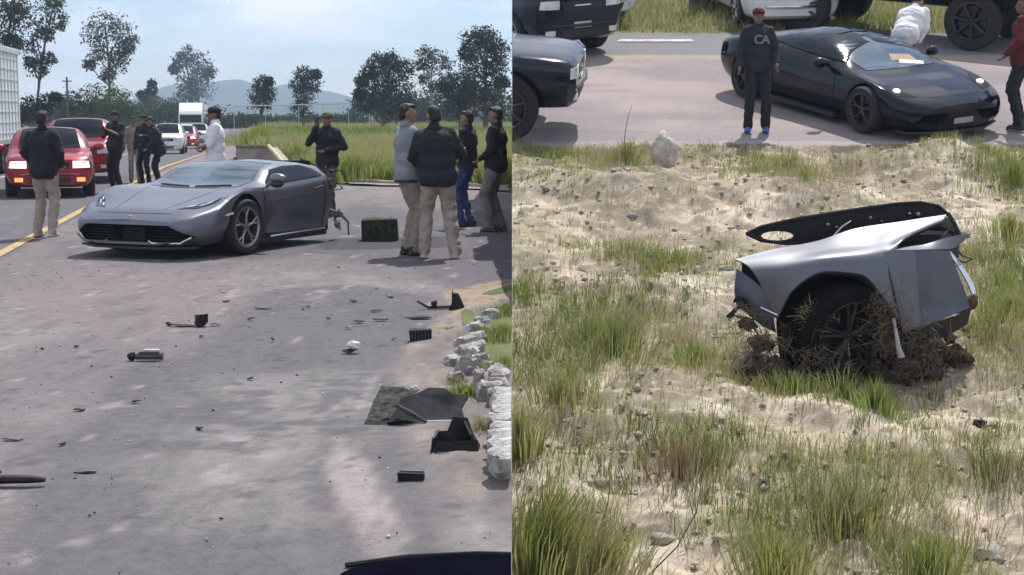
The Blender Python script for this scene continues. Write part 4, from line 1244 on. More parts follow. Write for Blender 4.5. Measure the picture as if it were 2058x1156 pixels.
tree('gum_tree', 'pale sparse tree with bare whitish branches between two dark trees', gb(872, 112), [(855, 108, 18), (880, 112, 20), (900, 128, 16), (868, 135, 20), (845, 130, 12), (895, 155, 16), (872, 175, 14), (850, 160, 12)], 112, LB, 170, .19, .16, barkm=M_bark2, group=TR)
tree('gum_tree', 'tallest dark tree at the right end of the field', gb(975, 108), [(955, 80, 26), (980, 76, 24), (1000, 100, 22), (940, 110, 20), (970, 115, 34), (996, 135, 24), (950, 150, 26), (975, 180, 30), (1008, 165, 16), (940, 190, 24), (985, 210, 28)], 108, LD, 500, .19, .18, group=TR)
tree('gum_tree', 'middle-height dark tree in front of the pale sparse one', gb(925, 100), [(925, 165, 24), (908, 190, 26), (940, 195, 24), (920, 215, 28), (895, 175, 14), (945, 170, 14)], 100, LD, 480, .17, .14, group=TR)
BG = 'green bushes along the far side of the highway'
for a in [('bush', 'grey-green wide bush behind the red cars', 165, 116, [(150, 205, 26), (185, 200, 30), (130, 215, 20), (170, 225, 26)], LO),
          ('bush', 'green round bush behind the two red vehicles', 215, 135, [(215, 198, 32), (240, 205, 28), (200, 222, 26), (255, 222, 20), (232, 225, 24)], LG),
          ('bush', 'bright green bush behind the group of standing men', 315, 190, [(290, 222, 22), (315, 215, 22), (345, 215, 20), (365, 225, 16), (330, 232, 20)], LG),
          ('bush', 'dark low bush below the slender gum tree', 60, 90, [(60, 215, 24), (95, 205, 18), (80, 228, 22), (40, 230, 20), (112, 195, 12)], LD)]:
    tree(a[0], a[1], gb(a[2], a[3]), a[4], a[3], a[5], 420, .15 * a[3] / 90, .06, group=BG, cat='bush')
# far continuous tree line
B = []
for i in range(150):
    px = 440 + rng.uniform(0, 590); D = rng.uniform(150, 210)
    h = rng.uniform(1.3, 3.0) * (1.7 if px > 720 else .5)
    B.append(((((px - 1029) / FPX * D), D, h * .5), (rng.uniform(1.4, 2.8), 1.8, h * .55)))
for i in range(70):
    px = rng.uniform(-60, 440); D = rng.uniform(150, 210); h = rng.uniform(1.5, 3.0)
    B.append((((px - 1029) / FPX * D, D, h * .5), (rng.uniform(1.5, 3), 1.8, h * .55)))
V, F = leaves(B, 180, .34, rng)
V = V[:]; V[:, 2] = np.maximum(V[:, 2], 0.0)
o = np_mesh('treeline', V, F, LD, kind='stuff')

# ---- grass blades
def blades(P, H, wid, lean, r, bend=.5, wind=(0, 0)):
    """one bent blade (two segments) for each root point"""
    n = len(P)
    a = r.uniform(0, 2 * np.pi, n)
    dx = np.cos(a) * lean * r.uniform(.2, 1.3, n) + wind[0]; dy = np.sin(a) * lean * r.uniform(.2, 1.3, n) + wind[1]
    b = r.uniform(0, 2 * np.pi, n); wx = np.cos(b) * wid / 2; wy = np.sin(b) * wid / 2
    z = np.zeros(n)
    base0 = P + np.stack([wx, wy, z - .02], 1); base1 = P - np.stack([wx, wy, z + .02], 1)
    mid = P + np.stack([dx * H * .4, dy * H * .4, H * .6], 1)
    m0 = mid + np.stack([wx, wy, z], 1) * .7; m1 = mid - np.stack([wx, wy, z], 1) * .7
    tip = P + np.stack([dx * H * (1 + bend * .5), dy * H * (1 + bend * .5), H * (1 - .15 * bend * r.uniform(0, 1.6, n))], 1)
    V = np.stack([base0, base1, m1, m0, tip], 1).reshape(-1, 3)
    i = np.arange(n) * 5
    F = np.concatenate([np.stack([i, i + 1, i + 2], 1), np.stack([i, i + 2, i + 3], 1), np.stack([i + 3, i + 2, i + 4], 1)])
    own = np.concatenate([np.arange(n)] * 3)
    return V, F, own
GA = leafmat('grass_fresh', (.20, .25, .06), (.36, .40, .13), .5)
GB_ = leafmat('grass_yellow', (.32, .30, .11), (.46, .42, .20), .4)
GC = leafmat('grass_dry', (.36, .30, .18), (.52, .44, .30), .3)
GD = leafmat('grass_dark', (.11, .15, .035), (.21, .25, .075), .45)
GE = leafmat('grass_rusty', (.28, .20, .12), (.42, .31, .20), .3)
def tuft(name, label, loc, n, rad, h, mats, w, group=None, seed=0, wid=.008, lean=.45, cat='grass tuft', fz=None, wind=(0, 0)):
    r = np.random.default_rng(seed + 7)
    d = np.abs(r.normal(size=n)) * .5 * rad; a = r.uniform(0, 6.283, n)
    x = np.cos(a) * d; y = np.sin(a) * d
    z = np.array([(fz(loc[0] + x[i], loc[1] + y[i]) - loc[2]) for i in range(n)]) if fz else np.zeros(n)
    H = h * r.uniform(.45, 1.1, n) * (1 - .35 * np.minimum(d / rad, 1))
    # blades lean outwards from the middle
    V, F, own = blades(np.stack([x, y, z], 1), H, wid, lean * .5, r, wind=wind)
    out_ = np.repeat(np.stack([x, y], 1) / rad * lean, 5, 0) * np.maximum(0, (V[:, 2] - np.repeat(z, 5)))[:, None] * 1.2
    V[:, :2] += out_
    mi = r.choice(len(mats), n, p=w)[own]
    o = np_mesh(name, V, F, mats, mi)
    o.location = loc
    tag(o, label, cat, group)
    return o
# ---- tall grass field on the left beyond the kerb
def in_field(x, y):
    q = polydist(x, y, [(-.02, 34.2), (-2.9, 35.0), (-4.9, 36.2), (VX * 48 + 1.2, 48.6), (VX * 66 - 1.0, 67), (VX * 235 - .6, 235), (-.02, 235)])
    return q < 0
N = 150000
yy = 34 / (1 - rng.uniform(0, 1, N) * (1 - 34 / 220.0))
xx = -rng.uniform(0, 1, N) * (yy * .19)
ok = in_field(xx, yy); xx, yy = xx[ok], yy[ok]
g1 = fbm(xx * .25, yy * .10, 4, 5)
Hh = (.22 + .55 * g1 + .25 * smooth(34, 40, yy)) * rng.uniform(.5, 1.2, len(xx)) * (1 + .15 * yy / 100)
Hh = np.minimum(Hh, 1.15) * .78
V, F, own = blades(np.stack([xx, yy, np.zeros(len(xx)) - .02], 1), Hh, .012 * yy ** .72 / 6 + .012, .35, rng)
pz = fbm(xx * .12 + 4, yy * .06, 4, 15) + rng.normal(size=len(xx)) * .10 + .09 * smooth(44, 80, yy)
mi = np.where(pz > .68, 1, np.where(pz > .64, 2, np.where(pz > .44, 0, 3)))
np_mesh('field_grass', V, F, [GA, GB_, GC, GD], mi[own], kind='stuff')
FT = 'taller clumps at the edge of the green field'
k = 0
for px, py, n, rad, h, lb, ms in [(712, 368, 900, .9, .75, 'round dark green clump at the field edge right of the man on the phone', [GD, GA]), (752, 366, 700, .7, .62, 'round green clump beside the darker one at the field edge', [GD, GA]),
        (985, 372, 500, .6, .55, 'low green clump behind the man at the far right', [GA, GD]), (640, 352, 600, .8, .8, 'tall bright green clump left of the man on the phone', [GA, GB_]), (598, 338, 600, .9, .85, 'tall fresh green clump behind the sports car roof', [GA, GD]),
        (520, 292, 1600, 1.6, 1.15, 'yellow-green flowering clump beside the highway', [mat('yellow_flower', (.42, .42, .03), rough=.8), GA])]:
    q = G(px, py); k += 1
    tuft('grass_clump', lb, (q.x, q.y, 0), n, rad, h, ms, [.5, .5], FT, k, wid=.03, lean=.5)
# ---- sparse grass all over the sandy bank
def bank_pts(n, dens):
    x = rng.uniform(.02, 9.2, n); y = rng.uniform(5.3, yA - .1, n)
    ix = np.clip(np.searchsorted(xs, x), 0, len(xs) - 1); iy = np.clip(np.searchsorted(ys, y), 0, len(ys) - 1)
    return x, y, ix, iy
x, y, ix, iy = bank_pts(70000, None)
gd = grassy[ix, iy] + .22 * smooth(.45, .6, n1[ix, iy]) + .10
keep = (rng.uniform(0, 1, len(x)) < gd * (.26 + .3 * smooth(7, 12, y))) & (x < y * .355 + .4)
x, y, ix, iy = x[keep], y[keep], ix[keep], iy[keep]
m = 5
xx = np.repeat(x, m) + rng.normal(size=len(x) * m) * .035; yy = np.repeat(y, m) + rng.normal(size=len(x) * m) * .035
xx = np.maximum(xx, .01)
zz = Z[np.repeat(ix, m), np.repeat(iy, m)]
hh = np.repeat((.05 + .17 * grassy[ix, iy]) * rng.uniform(.4, 1.3, len(x)), m) * rng.uniform(.5, 1.2, len(xx))
V, F, own = blades(np.stack([xx, yy, zz], 1), hh, .006, .6, rng)
V[:, 0] = np.maximum(V[:, 0], .004)
pz = np.repeat(fbm(x * .8, y * .8, 4, 25), m) + rng.normal(size=len(xx)) * .13
mi = np.where(pz > .55, 2, np.where(pz > .47, 1, np.where(pz > .33, 0, 3)))
np_mesh('bank_grass', V, F, [GA, GB_, GC, GD], mi[own], kind='stuff')
# verge beyond the bank road
n = 16000
x = rng.uniform(.02, 11, n); y = rng.uniform(yC + .1, 31, n); z = sz(x, y)
V, F, own = blades(np.stack([x, y, z], 1), rng.uniform(.06, .28, n), .016, .5, rng)
V[:, 0] = np.maximum(V[:, 0], .004)
np_mesh('verge_grass', V, F, [GA, GB_, GC, GD], rng.choice(4, n, p=[.3, .3, .3, .1])[own], kind='stuff')
TG2 = 'separate grass tufts on the sandy bank'
def bt(px, py, n, rad, h, lb, ms, w, wid=.008, lean=.5, wind=(0, 0)):
    global k
    q = S(px, py); k += 1
    n = int(n * .27); h *= .9
    o = tuft('grass_tuft', lb, (q.x, q.y, hill_z(q.x, q.y)), n, rad, h, ms, w, TG2, k, wid, lean, fz=hill_z, wind=wind)
    return o
bt(1235, 722, 2200, .40, .40, 'big dark green tuft left of the torn fender', [GD, GA, GC], [.6, .25, .15])
bt(1180, 700, 900, .28, .36, 'yellowish tuft merging into the big dark green one', [GA, GB_, GD], [.4, .4, .2])
bt(1395, 745, 1100, .26, .26, 'smaller green tuft between the big one and the wreckage', [GA, GD, GB_], [.5, .3, .2])
bt(1370, 965, 1800, .42, .30, 'brownish dry tuft in the lower middle', [GE, GC, GD], [.6, .25, .15], .007)
bt(1420, 950, 700, .22, .28, 'olive tuft joined to the brownish dry one', [GD, GB_], [.5, .5])
bt(1590, 345, 900, .26, .40, 'upright green tuft below the youth in the hoodie', [GA, GD, GC], [.5, .2, .3])
bt(1620, 400, 600, .3, .25, 'low green tuft downhill of the upright one', [GA, GC], [.6, .4])
bt(1262, 345, 900, .20, .42, 'narrow green tuft left of the white roadside stone', [GA, GD], [.6, .4])
bt(1110, 322, 900, .5, .16, 'flat green tuft at the kerb under the black pickup', [GA, GD], [.6, .4])
bt(2040, 370, 900, .3, .4, 'green tuft at the right edge just below the kerb', [GA, GD], [.5, .5])
bt(1780, 305, 500, .4, .16, 'low green tuft at the kerb in front of the black sports car', [GA, GC], [.6, .4])
bt(1700, 1075, 2600, .45, .38, 'largest olive tuft in the bottom middle of the sand', [GA, GD, GC], [.35, .35, .3])
bt(1560, 1150, 2200, .36, .34, 'bright green tuft at the bottom edge left of the olive one', [GA, GB_], [.7, .3])
bt(1870, 1170, 2200, .38, .32, 'bright green tuft at the bottom edge right of the olive one', [GA, GB_, GD], [.6, .2, .2])
bt(1760, 845, 1100, .22, .30, 'green tuft directly below the torn fender', [GA, GD], [.6, .4])
bt(1600, 800, 1000, .34, .22, 'thin green blades in front of the buried wheel', [GA, GB_, GD], [.4, .3, .3])
bt(2020, 640, 1800, .42, .26, 'yellow-green patch right of the torn fender', [GA, GB_], [.6, .4])
bt(2030, 470, 1300, .36, .3, 'green patch above right of the torn fender', [GA, GD, GB_], [.5, .2, .3])
bt(1330, 545, 1300, .42, .16, 'low green tuft uphill left of the black frame', [GA, GB_], [.6, .4])
bt(1130, 850, 1400, .4, .30, 'loose green tuft at the left side below the big dark one', [GA, GB_, GC], [.5, .25, .25])
bt(2000, 985, 1200, .34, .24, 'loose olive tuft low at the right edge', [GD, GC], [.5, .5])
bt(1085, 1165, 3200, .34, .62, 'tall yellow-green tuft in the bottom left corner of the sand', [GB_, GA, GD], [.35, .4, .25], .009, .4, (.12, 0))
bt(1210, 1190, 1500, .32, .50, 'loose tall stalks right of the bottom corner tuft', [GB_, GA, GC], [.35, .3, .35], .008, .5, (.25, 0))
bt(1045, 930, 900, .2, .46, 'narrow tall tuft along the left limit of the sand', [GB_, GA], [.5, .5], .009, .3)
# single long stalks
def stalk(pts, lb, rad=.004, m=None):
    b = MB(); b.tube(pts, [rad, rad * .9, rad * .7, rad * .5][:len(pts)], 5)
    o = b.build('grass_stalk', m or GE, None, True); tag(o, lb, 'stalk', 'long bare stalks in the foreground'); return o
Dn = 7.9
stalk([AtY(1295, 1165, Dn), AtY(1360, 1100, Dn + .02), AtY(1400, 1030, Dn + .05), AtY(1412, 950, Dn + .1)], 'long dark curved stalk with a pale tip in the lower middle', .0045, mat('dead_stalk', (.11, .08, .06), rough=.9))
stalk([AtY(1165, 1165, Dn), AtY(1200, 1080, Dn), AtY(1222, 1010, Dn), AtY(1232, 905, Dn)], 'pale straight stalk with seeds left of the dark curved one', .005, GB_)
stalk([AtY(1070, 1100, Dn - .1), AtY(1120, 1040, Dn - .1), AtY(1150, 1000, Dn - .1), AtY(1180, 960, Dn - .1)], 'brown slanting stalk above the bottom corner tuft', .004, GE)
stalk([AtY(1252, 330, 16.6), AtY(1256, 270, 16.6), AtY(1262, 235, 16.6), AtY(1270, 212, 16.6)], 'thin dark seed stalk standing against the bank road', .006, GE)
# ================================================================= people
def cloth(name, col, var=.18, rough=.9, stretch=None):
    return mat(name, col, rough=rough, var=var, scale=5, bump=.25, bscale=60, stretch=stretch)
M_skin = mat('tanned_skin', (.27, .15, .10), rough=.55, var=.12, scale=9)
M_skin2 = mat('brown_skin', (.19, .10, .068), rough=.55, var=.12, scale=9)
M_hair = mat('black_hair', (.012, .010, .009), rough=.6, var=.4, scale=30, bump=.4)
M_eye = mat('dark_eyes', (.03, .02, .018), rough=.3)
M_lip = mat('lips', (.20, .085, .07), rough=.5)
C_blackj = cloth('black_jacket_cloth', (.014, .014, .019))
C_navyj = cloth('navy_jacket_cloth', (.018, .02, .034))
C_khaki = cloth('khaki_cloth', (.34, .285, .235))
C_khaki2 = cloth('dusty_khaki_cloth', (.27, .225, .185))
C_blackp = cloth('black_trouser_cloth', (.013, .013, .02))
C_blue = cloth('blue_jeans_cloth', (.045, .07, .20), var=.35)
C_greyp = cloth('grey_trouser_cloth', (.19, .17, .165))
C_olive = cloth('olive_trouser_cloth', (.085, .068, .045))
C_bshirt = cloth('grey_blue_shirt_cloth', (.23, .25, .28))
C_white = cloth('white_shirt_cloth', (.74, .74, .76), var=.05)
C_red = cloth('red_jacket_cloth', (.30, .012, .03))
C_maroon = cloth('maroon_cloth', (.10, .012, .018))
C_tan = cloth('tan_shirt_cloth', (.25, .21, .16))
C_shoe = mat('dark_shoe', (.03, .022, .02), rough=.6, var=.3)
C_sandy = mat('pale_work_shoe', (.42, .36, .30), rough=.8, var=.2)
C_bshoe = mat('blue_shoe', (.06, .10, .42), rough=.6, var=.2)
C_brownb = mat('brown_boot', (.10, .045, .03), rough=.6, var=.3)

def capsule(mb, a, b, ra, rb, n=12):
    a = Vector(a); b = Vector(b); d = b - a
    if d.length < 1e-5: d = Vector((0, 0, 1e-3))
    u = d.normalized()
    pts = []; rad = []
    for k in range(4, 0, -1):
        t = math.pi / 2 * k / 4; pts.append(a - u * ra * math.sin(t)); rad.append(max(ra * math.cos(t), .001))
    pts.append(a); rad.append(ra); pts.append(b); rad.append(rb)
    for k in range(1, 5):
        t = math.pi / 2 * k / 4; pts.append(b + u * rb * math.sin(t)); rad.append(max(rb * math.cos(t), .001))
    mb.tube(pts, rad, n)
def remesh(mb, name, voxel, m, parent, smooth_it=4, fold=0.0, fscale=7.0, seed=0, extra=None, hem=None, extra_mats=()):
    me = mb.mesh(name, m)
    o = bpy.data.objects.new('tmp', me); COL.objects.link(o)
    md = o.modifiers.new('r', 'REMESH'); md.mode = 'VOXEL'; md.voxel_size = voxel; md.use_smooth_shade = True
    sm = o.modifiers.new('s', 'SMOOTH'); sm.iterations = smooth_it; sm.factor = .5
    r = evaluated(o, name)
    bpy.data.objects.remove(o)
    r.materials.clear(); r.materials.append(m)
    if hem is not None:
        bm = bmesh.new(); bm.from_mesh(r)
        bmesh.ops.bisect_plane(bm, geom=bm.verts[:] + bm.edges[:] + bm.faces[:], plane_co=(0, 0, hem), plane_no=(0, 0, 1), clear_inner=True)
        bm.to_mesh(r); bm.free()
    if fold:
        n = len(r.vertices); co = np.empty(n * 3, np.float32); r.vertices.foreach_get('co', co); co = co.reshape(-1, 3)
        no = np.empty(n * 3, np.float32); r.vertices.foreach_get('normal', no); no = no.reshape(-1, 3)
        d = np.array([noise.noise(Vector((c[0] * fscale + seed, c[1] * fscale, c[2] * fscale * 1.3))) + .6 * noise.noise(Vector((c[0] * fscale * 2.2, c[1] * fscale * 2.2 + seed, c[2] * fscale * 2.9))) for c in co])
        d = np.where(d > 0, d, d * 1.5)
        co = co + no * (d * fold)[:, None]
        r.vertices.foreach_set('co', co.ravel())
    if extra:
        x = extra.mesh('x', [m] + list(extra_mats), True, 50)
        bm = bmesh.new(); bm.from_mesh(r); bm.from_mesh(x); bm.to_mesh(r); bm.free()
        for q in extra_mats: r.materials.append(q)
    r.polygons.foreach_set('use_smooth', [True] * len(r.polygons))
    r.update()
    return link(name, r, parent)

def hand(mb, w, d, side, curl=.5):
    """palm, four fingers and a thumb from wrist w pointing along d"""
    w = Vector(w); d = Vector(d).normalized()
    a = Vector((0, 0, 1)) if abs(d.z) < .8 else Vector((0, 1, 0))
    s_ = d.cross(a).normalized(); n_ = s_.cross(d).normalized()
    if abs(d.z) >= .8: s_, n_ = n_ * 1.0, s_ * side       # hanging hand: knuckles to the side
    capsule(mb, w, w + d * .045, .024, .030, 8); capsule(mb, w + d * .03 + s_ * .015, w + d * .07 + s_ * .012, .022, .018, 8)
    capsule(mb, w + d * .03 - s_ * .015, w + d * .07 - s_ * .012, .022, .018, 8)
    tips = []
    for k, L_ in enumerate((.062, .072, .066, .052)):
        o = w + d * .078 + s_ * (.027 - .018 * k)
        p1 = o + (d * math.cos(curl * .5) + n_ * math.sin(curl * .5)) * L_ * .5
        p2 = p1 + (d * math.cos(curl * 1.3) + n_ * math.sin(curl * 1.3)) * L_ * .32
        p3 = p2 + (d * math.cos(curl * 2.1) + n_ * math.sin(curl * 2.1)) * L_ * .24
        tips.append(([o - d * .012, p1, p2, p3], [.0095, .009, .008, .006]))
    o = w + d * .022 + s_ * .028
    tips.append(([o, o + d * .028 + s_ * .02 + n_ * .008, o + d * .055 + s_ * .022 + n_ * .018], [.012, .011, .008]))
    return tips

DOWN = [((-.25, -.02, 1.14), (-.27, .06, .88)), ((.25, -.02, 1.14), (.27, .06, .88))]
def person(label, loc, rz, h=1.75, arms=None, legs=None, lean=0.0, head_turn=0.0, nod=0.0, top=C_blackj, bottom=C_khaki, shoe=C_shoe, skin=M_skin,
           hair=True, cap=None, hem=.80, baggy=1.0, sleeves='long', group=None, hold=None, extra=None, stout=1.0, hoodie=None, name='person', sway=0.0, jname='jacket', seed=1):
    s = h / 1.75
    root = empty(name, loc, rz, scale=s)
    tag(root, label, 'person', group)
    arms = arms or DOWN
    legs = legs or [(-.10, 0), (.10, 0)]
    T = Matrix.Translation((0, 0, .95)) @ Matrix.Rotation(-lean, 4, 'X') @ Matrix.Rotation(sway, 4, 'Y') @ Matrix.Translation((0, 0, -.95))
    def t(p): return T @ Vector(p)
    up3 = T.to_3x3()
    sh = [t((-.175, 0, 1.41)), t((.175, 0, 1.41))]
    el = [t(arms[0][0]), t(arms[1][0])]; wr = [t(arms[0][1]), t(arms[1][1])]
    HR = up3 @ Matrix.Rotation(head_turn, 3, 'Z') @ Matrix.Rotation(-nod, 3, 'X')
    hc = t((0, .015, 1.615)); nk = t((0, 0, 1.46))
    def hp(x, y, z): return hc + HR @ Vector((x, y, z))
    b = MB()
    # head: skull, face, jaw, nose, ears, brow
    b.ell(hp(0, -.012, .025), (.076, .092, .092), 16, 12, HR)
    b.ell(hp(0, .020, -.03), (.060, .068, .085), 14, 10, HR)
    b.ell(hp(0, .052, -.085), (.033, .032, .026), 10, 8, HR)
    b.ell(hp(0, .092, -.018), (.013, .020, .026), 8, 6, HR); b.ell(hp(0, .105, -.032), (.016, .014, .012), 8, 6, HR)
    b.ell(hp(0, .075, .022), (.052, .018, .012), 10, 6, HR)
    b.ell(hp(0, .080, -.064), (.024, .014, .012), 8, 6, HR)
    for q in (-1, 1): b.ell(hp(q * .078, -.008, -.012), (.012, .022, .034), 8, 6, HR)
    capsule(b, nk - up3 @ Vector((0, 0, .05)), hp(0, -.02, -.06), .058, .052)
    # trunk and limbs
    b.ell(t((0, 0, 1.28)), (.165 * stout, .105 * stout, .20), 14, 10, up3); b.ell(t((0, 0, 1.02)), (.15 * stout, .105 * stout, .17), 14, 10, up3)
    hip = [Vector((-.085, 0, .92)), Vector((.085, 0, .92))]
    an = []
    for i in (0, 1):
        lx, ly = legs[i][0], legs[i][1]
        lz = legs[i][2] if len(legs[i]) > 2 else 0.0
        ank = Vector((lx, ly, .085 + lz)); an.append(ank)
        mid = (hip[i] + ank) / 2; kn = mid + Vector((0, .035 + max(0, .93 - (hip[i] - ank).length) * .9 + lz * .8, .03))
        capsule(b, hip[i], kn, .072, .05); capsule(b, kn, ank, .05, .036)
        capsule(b, ank + Vector((0, -.02, -.04)), ank + Vector((0, .12, -.055)), .036, .03)
        legs[i] = (hip[i], kn, ank)
    fing = MB()
    for i in (0, 1):
        capsule(b, sh[i], el[i], .048, .040); capsule(b, el[i], wr[i], .038, .027)
        for pts, rad in hand(b, wr[i], wr[i] - el[i], -1 if i == 0 else 1): fing.tube(pts, rad, 6)
    fing.cur = 1
    for q in (-1, 1): fing.ell(hp(q * .030, .083, .004), (.012, .008, .006), 8, 5, HR)
    fing.cur = 2; fing.ell(hp(0, .094, -.066), (.022, .006, .005), 8, 5, HR)
    remesh(b, 'body', .0125, skin, root, 3, extra=fing, extra_mats=(M_eye, M_lip))
    # trousers
    b = MB()
    b.ell((0, 0, .95), (.172 * stout, .125 * stout, .15), 14, 10)
    for i in (0, 1):
        hi_, kn, ank = legs[i]
        capsule(b, hi_, kn, .092 * baggy, .070 * baggy); capsule(b, kn, ank + Vector((0, 0, .0)), .070 * baggy, .060 * baggy)
        b.ell(ank + Vector((0, .01, -.01)), (.062 * baggy, .072 * baggy, .04), 12, 8)
    remesh(b, 'trousers', .0145, bottom, root, 3, fold=.014, fscale=10, seed=seed)
    for i in (0, 1):
        ank = legs[i][2]; b = MB()
        b.ell(ank + Vector((0, .035, -.048)), (.048, .125, .040), 14, 8); b.ell(ank + Vector((0, -.025, -.015)), (.043, .055, .06), 12, 8)
        b.box(ank + Vector((0, .035, -.075)), (.085, .25, .018))
        o = remesh(b, 'shoe', .012, shoe, root, 2)
    # upper garment
    b = MB()
    b.ell(t((0, -.005, 1.29)), (.205 * stout, .140 * stout, .19), 16, 12, up3)
    b.ell(t((0, 0, 1.10)), (.190 * stout, .140 * stout, .22), 16, 12, up3)
    b.ell(t((0, 0, .93)), (.195 * stout, .150 * stout, .19), 16, 12, up3 if hem > .9 else None)
    for i in (0, 1):
        capsule(b, sh[i] + up3 @ Vector((-.01 if i else .01, 0, -.005)), el[i], .075, .058)
        if sleeves == 'long': capsule(b, el[i], wr[i] + (el[i] - wr[i]) * .03, .057, .046)
        else: capsule(b, sh[i], el[i] * .85 + sh[i] * .15, .078, .068)
    capsule(b, t((-.10, 0, 1.44)), t((.10, 0, 1.44)), .055, .055)
    capsule(b, t((0, -.01, 1.44)), t((0, -.012, 1.495)), .078, .070)
    remesh(b, jname, .0155, top, root, 3, fold=.011, fscale=8.5, seed=seed * 3.1, hem=hem)
    if hem > .84 and jname != 'hoodie':
        b = MB(); n_ = 24
        b.tube([(.178 * stout * math.cos(2 * math.pi * q / n_), .132 * stout * math.sin(2 * math.pi * q / n_), hem - .005) for q in range(n_ + 1)], .017, 6, flat=1.2)
        b.build('belt', M_black, root, True)
    b = MB(); n_ = 16
    b.tube([tuple(t((.074 * math.cos(2 * math.pi * q / n_), -.008 + .070 * math.sin(2 * math.pi * q / n_), 1.492 + .012 * math.sin(2 * math.pi * q / n_)))) for q in range(n_ + 1)], .012, 6)
    b.build('collar', top, root, True)
    if hair:
        b = MB(); b.ell(hp(0, -.028, .045), (.079, .088, .080), 14, 10, HR, wob=.08, seed=seed); b.ell(hp(0, -.062, -.01), (.070, .052, .068), 12, 8, HR)
        b.ell(hp(0, .03, .085), (.066, .055, .035), 12, 8, HR, wob=.1, seed=seed + 1)
        remesh(b, 'hair', .012, M_hair, root, 1, fold=.006, fscale=30, seed=seed)
    if cap:
        b = MB(); b.ell(hp(0, -.012, .055), (.090, .108, .075), 16, 10, HR)
        b.prism([(-.065, .07), (-.05, .14), (0, .165), (.05, .14), (.065, .07)], 'Z', .052, .062)
        nv = 10
        b.v[-nv:] = [tuple(hp(*v)) for v in b.v[-nv:]]
        remesh(b, 'cap', .009, cap, root, 1)
    if hoodie:
        b = MB(); b.ell(hp(0, -.03, .0), (.105, .115, .135), 16, 12, HR); b.ell(t((0, -.04, 1.47)), (.13, .11, .09), 14, 10, up3)
        cutb = MB(); cutb.ell(hp(0, .13, -.02), (.075, .11, .10), 14, 10, HR)
        o = remesh(b, 'hood', .014, hoodie, root, 3, fold=.01, seed=seed)
    if extra: extra(root, t, hp, wr, el)
    return root

def ph(px, py, top_py):
    """height in metres of a person standing at ground point (px, py) reaching up to top_py"""
    g = G(px, py); return AtY(px, top_py, g.y).z
def phone(root, p, name='mobile_phone'):
    b = MB(); b.box(p, (.07, .012, .14)); return b.build(name, M_black, root)
g = G(93, 478)
person('man in black jacket and khaki trousers seen from behind, standing alone on the yellow line', (g.x, g.y, .012), R(-8), ph(93, 478, 222), top=C_blackj, bottom=C_khaki, shoe=C_sandy,
       arms=[((-.27, -.04, 1.16), (-.20, .13, .98)), ((.27, -.04, 1.16), (.20, .13, .98))], legs=[(-.13, .02), (.11, -.04)], hem=.80, baggy=1.12, stout=1.08, seed=1)
g = G(236, 388)
def bag(root, t, hp, wr, el):
    b = MB(); b.ell((-.04, .17, 1.02), (.17, .07, .12), 12, 8, wob=.2); b.build('waist_bag', C_navyj, root, True)
    phone(root, t((0, .36, 1.36)))
person('man in black with waist bag, filming with a phone behind the sports car', (g.x, g.y, .008), R(150), ph(236, 388, 222), top=C_blackj, bottom=C_blackp, cap=C_navyj, skin=M_skin2,
       arms=[((-.26, .10, 1.20), (-.06, .30, 1.34)), ((.26, .10, 1.20), (.06, .30, 1.34))], hem=.90, extra=bag, stout=1.05, seed=2, sleeves='short')
g = G(272, 368)
person('man in tan shirt and khaki trousers, standing between the filming man and the dark group', (g.x, g.y, .008), R(195), ph(272, 368, 234), top=C_tan, bottom=C_khaki2, arms=[((-.24, .0, 1.15), (-.12, .20, 1.05)), ((.24, 0, 1.15), (.27, .06, .90))], seed=3, skin=M_skin2)
g = G(294, 374)
person('man with black cap half hidden behind the stooping man', (g.x, g.y, .008), R(160), ph(294, 374, 230), top=C_navyj, bottom=C_blackp, cap=C_blackp, arms=[((-.25, .06, 1.18), (-.10, .26, 1.22)), ((.25, 0, 1.15), (.25, .08, .90))], seed=4)
g = G(322, 378)
person('stooping man in loose dark jacket looking down, right of the group at the yellow line', (g.x, g.y, .008), R(110), ph(322, 378, 232), top=C_navyj, bottom=C_blackp, lean=.28, nod=.4, stout=1.18, hem=.74, arms=[((-.24, .08, 1.15), (-.10, .26, 1.04)), ((.25, .08, 1.12), (.12, .26, 1.02))], seed=5)
g = G(436, 438)
person('man in white shirt and black cap with folded arms behind the sports car', (g.x, g.y, .008), R(105), ph(436, 438, 214), top=C_white, bottom=C_greyp, cap=C_blackp, skin=M_skin2, sleeves='short',
       arms=[((-.22, .10, 1.14), (.06, .24, 1.10)), ((.24, .10, 1.12), (-.06, .22, 1.06))], seed=6, stout=1.08, jname='shirt', hem=.86)
g = G(660, 436)
def ph7(root, t, hp, wr, el): phone(root, wr[0] + Vector((.02, .04, .10)))
person('man in dark jacket and olive trousers on the phone behind the torn car', (g.x, g.y, .012), R(168), ph(660, 436, 226), top=C_blackj, bottom=C_olive, shoe=C_brownb, cap=C_olive, skin=M_skin,
       arms=[((-.30, .10, 1.22), (-.12, .17, 1.50)), ((.31, .02, 1.16), (.06, .24, 1.10))] [::-1] if False else [((-.31, .02, 1.16), (-.04, .24, 1.10)), ((.30, .10, 1.22), (.13, .17, 1.50))],
       legs=[(-.09, .05), (.08, -.05)], stout=1.08, extra=lambda root, t, hp, wr, el: phone(root, wr[1] + Vector((-.03, .03, .08))), seed=7)
g = G(820, 515)
person('man in grey-blue shirt and khaki trousers, left one of the pair standing close together', (g.x, g.y, .012), R(-62), ph(820, 515, 207), top=C_bshirt, bottom=C_khaki2, shoe=C_shoe, arms=[((-.24, .0, 1.15), (-.14, .20, 1.08)), ((.24, .02, 1.15), (.20, .18, 1.02))],
       legs=[(-.07, .02), (.07, .06)], baggy=1.12, hem=.86, jname='shirt', seed=8, head_turn=-.2)
g = G(895, 521)
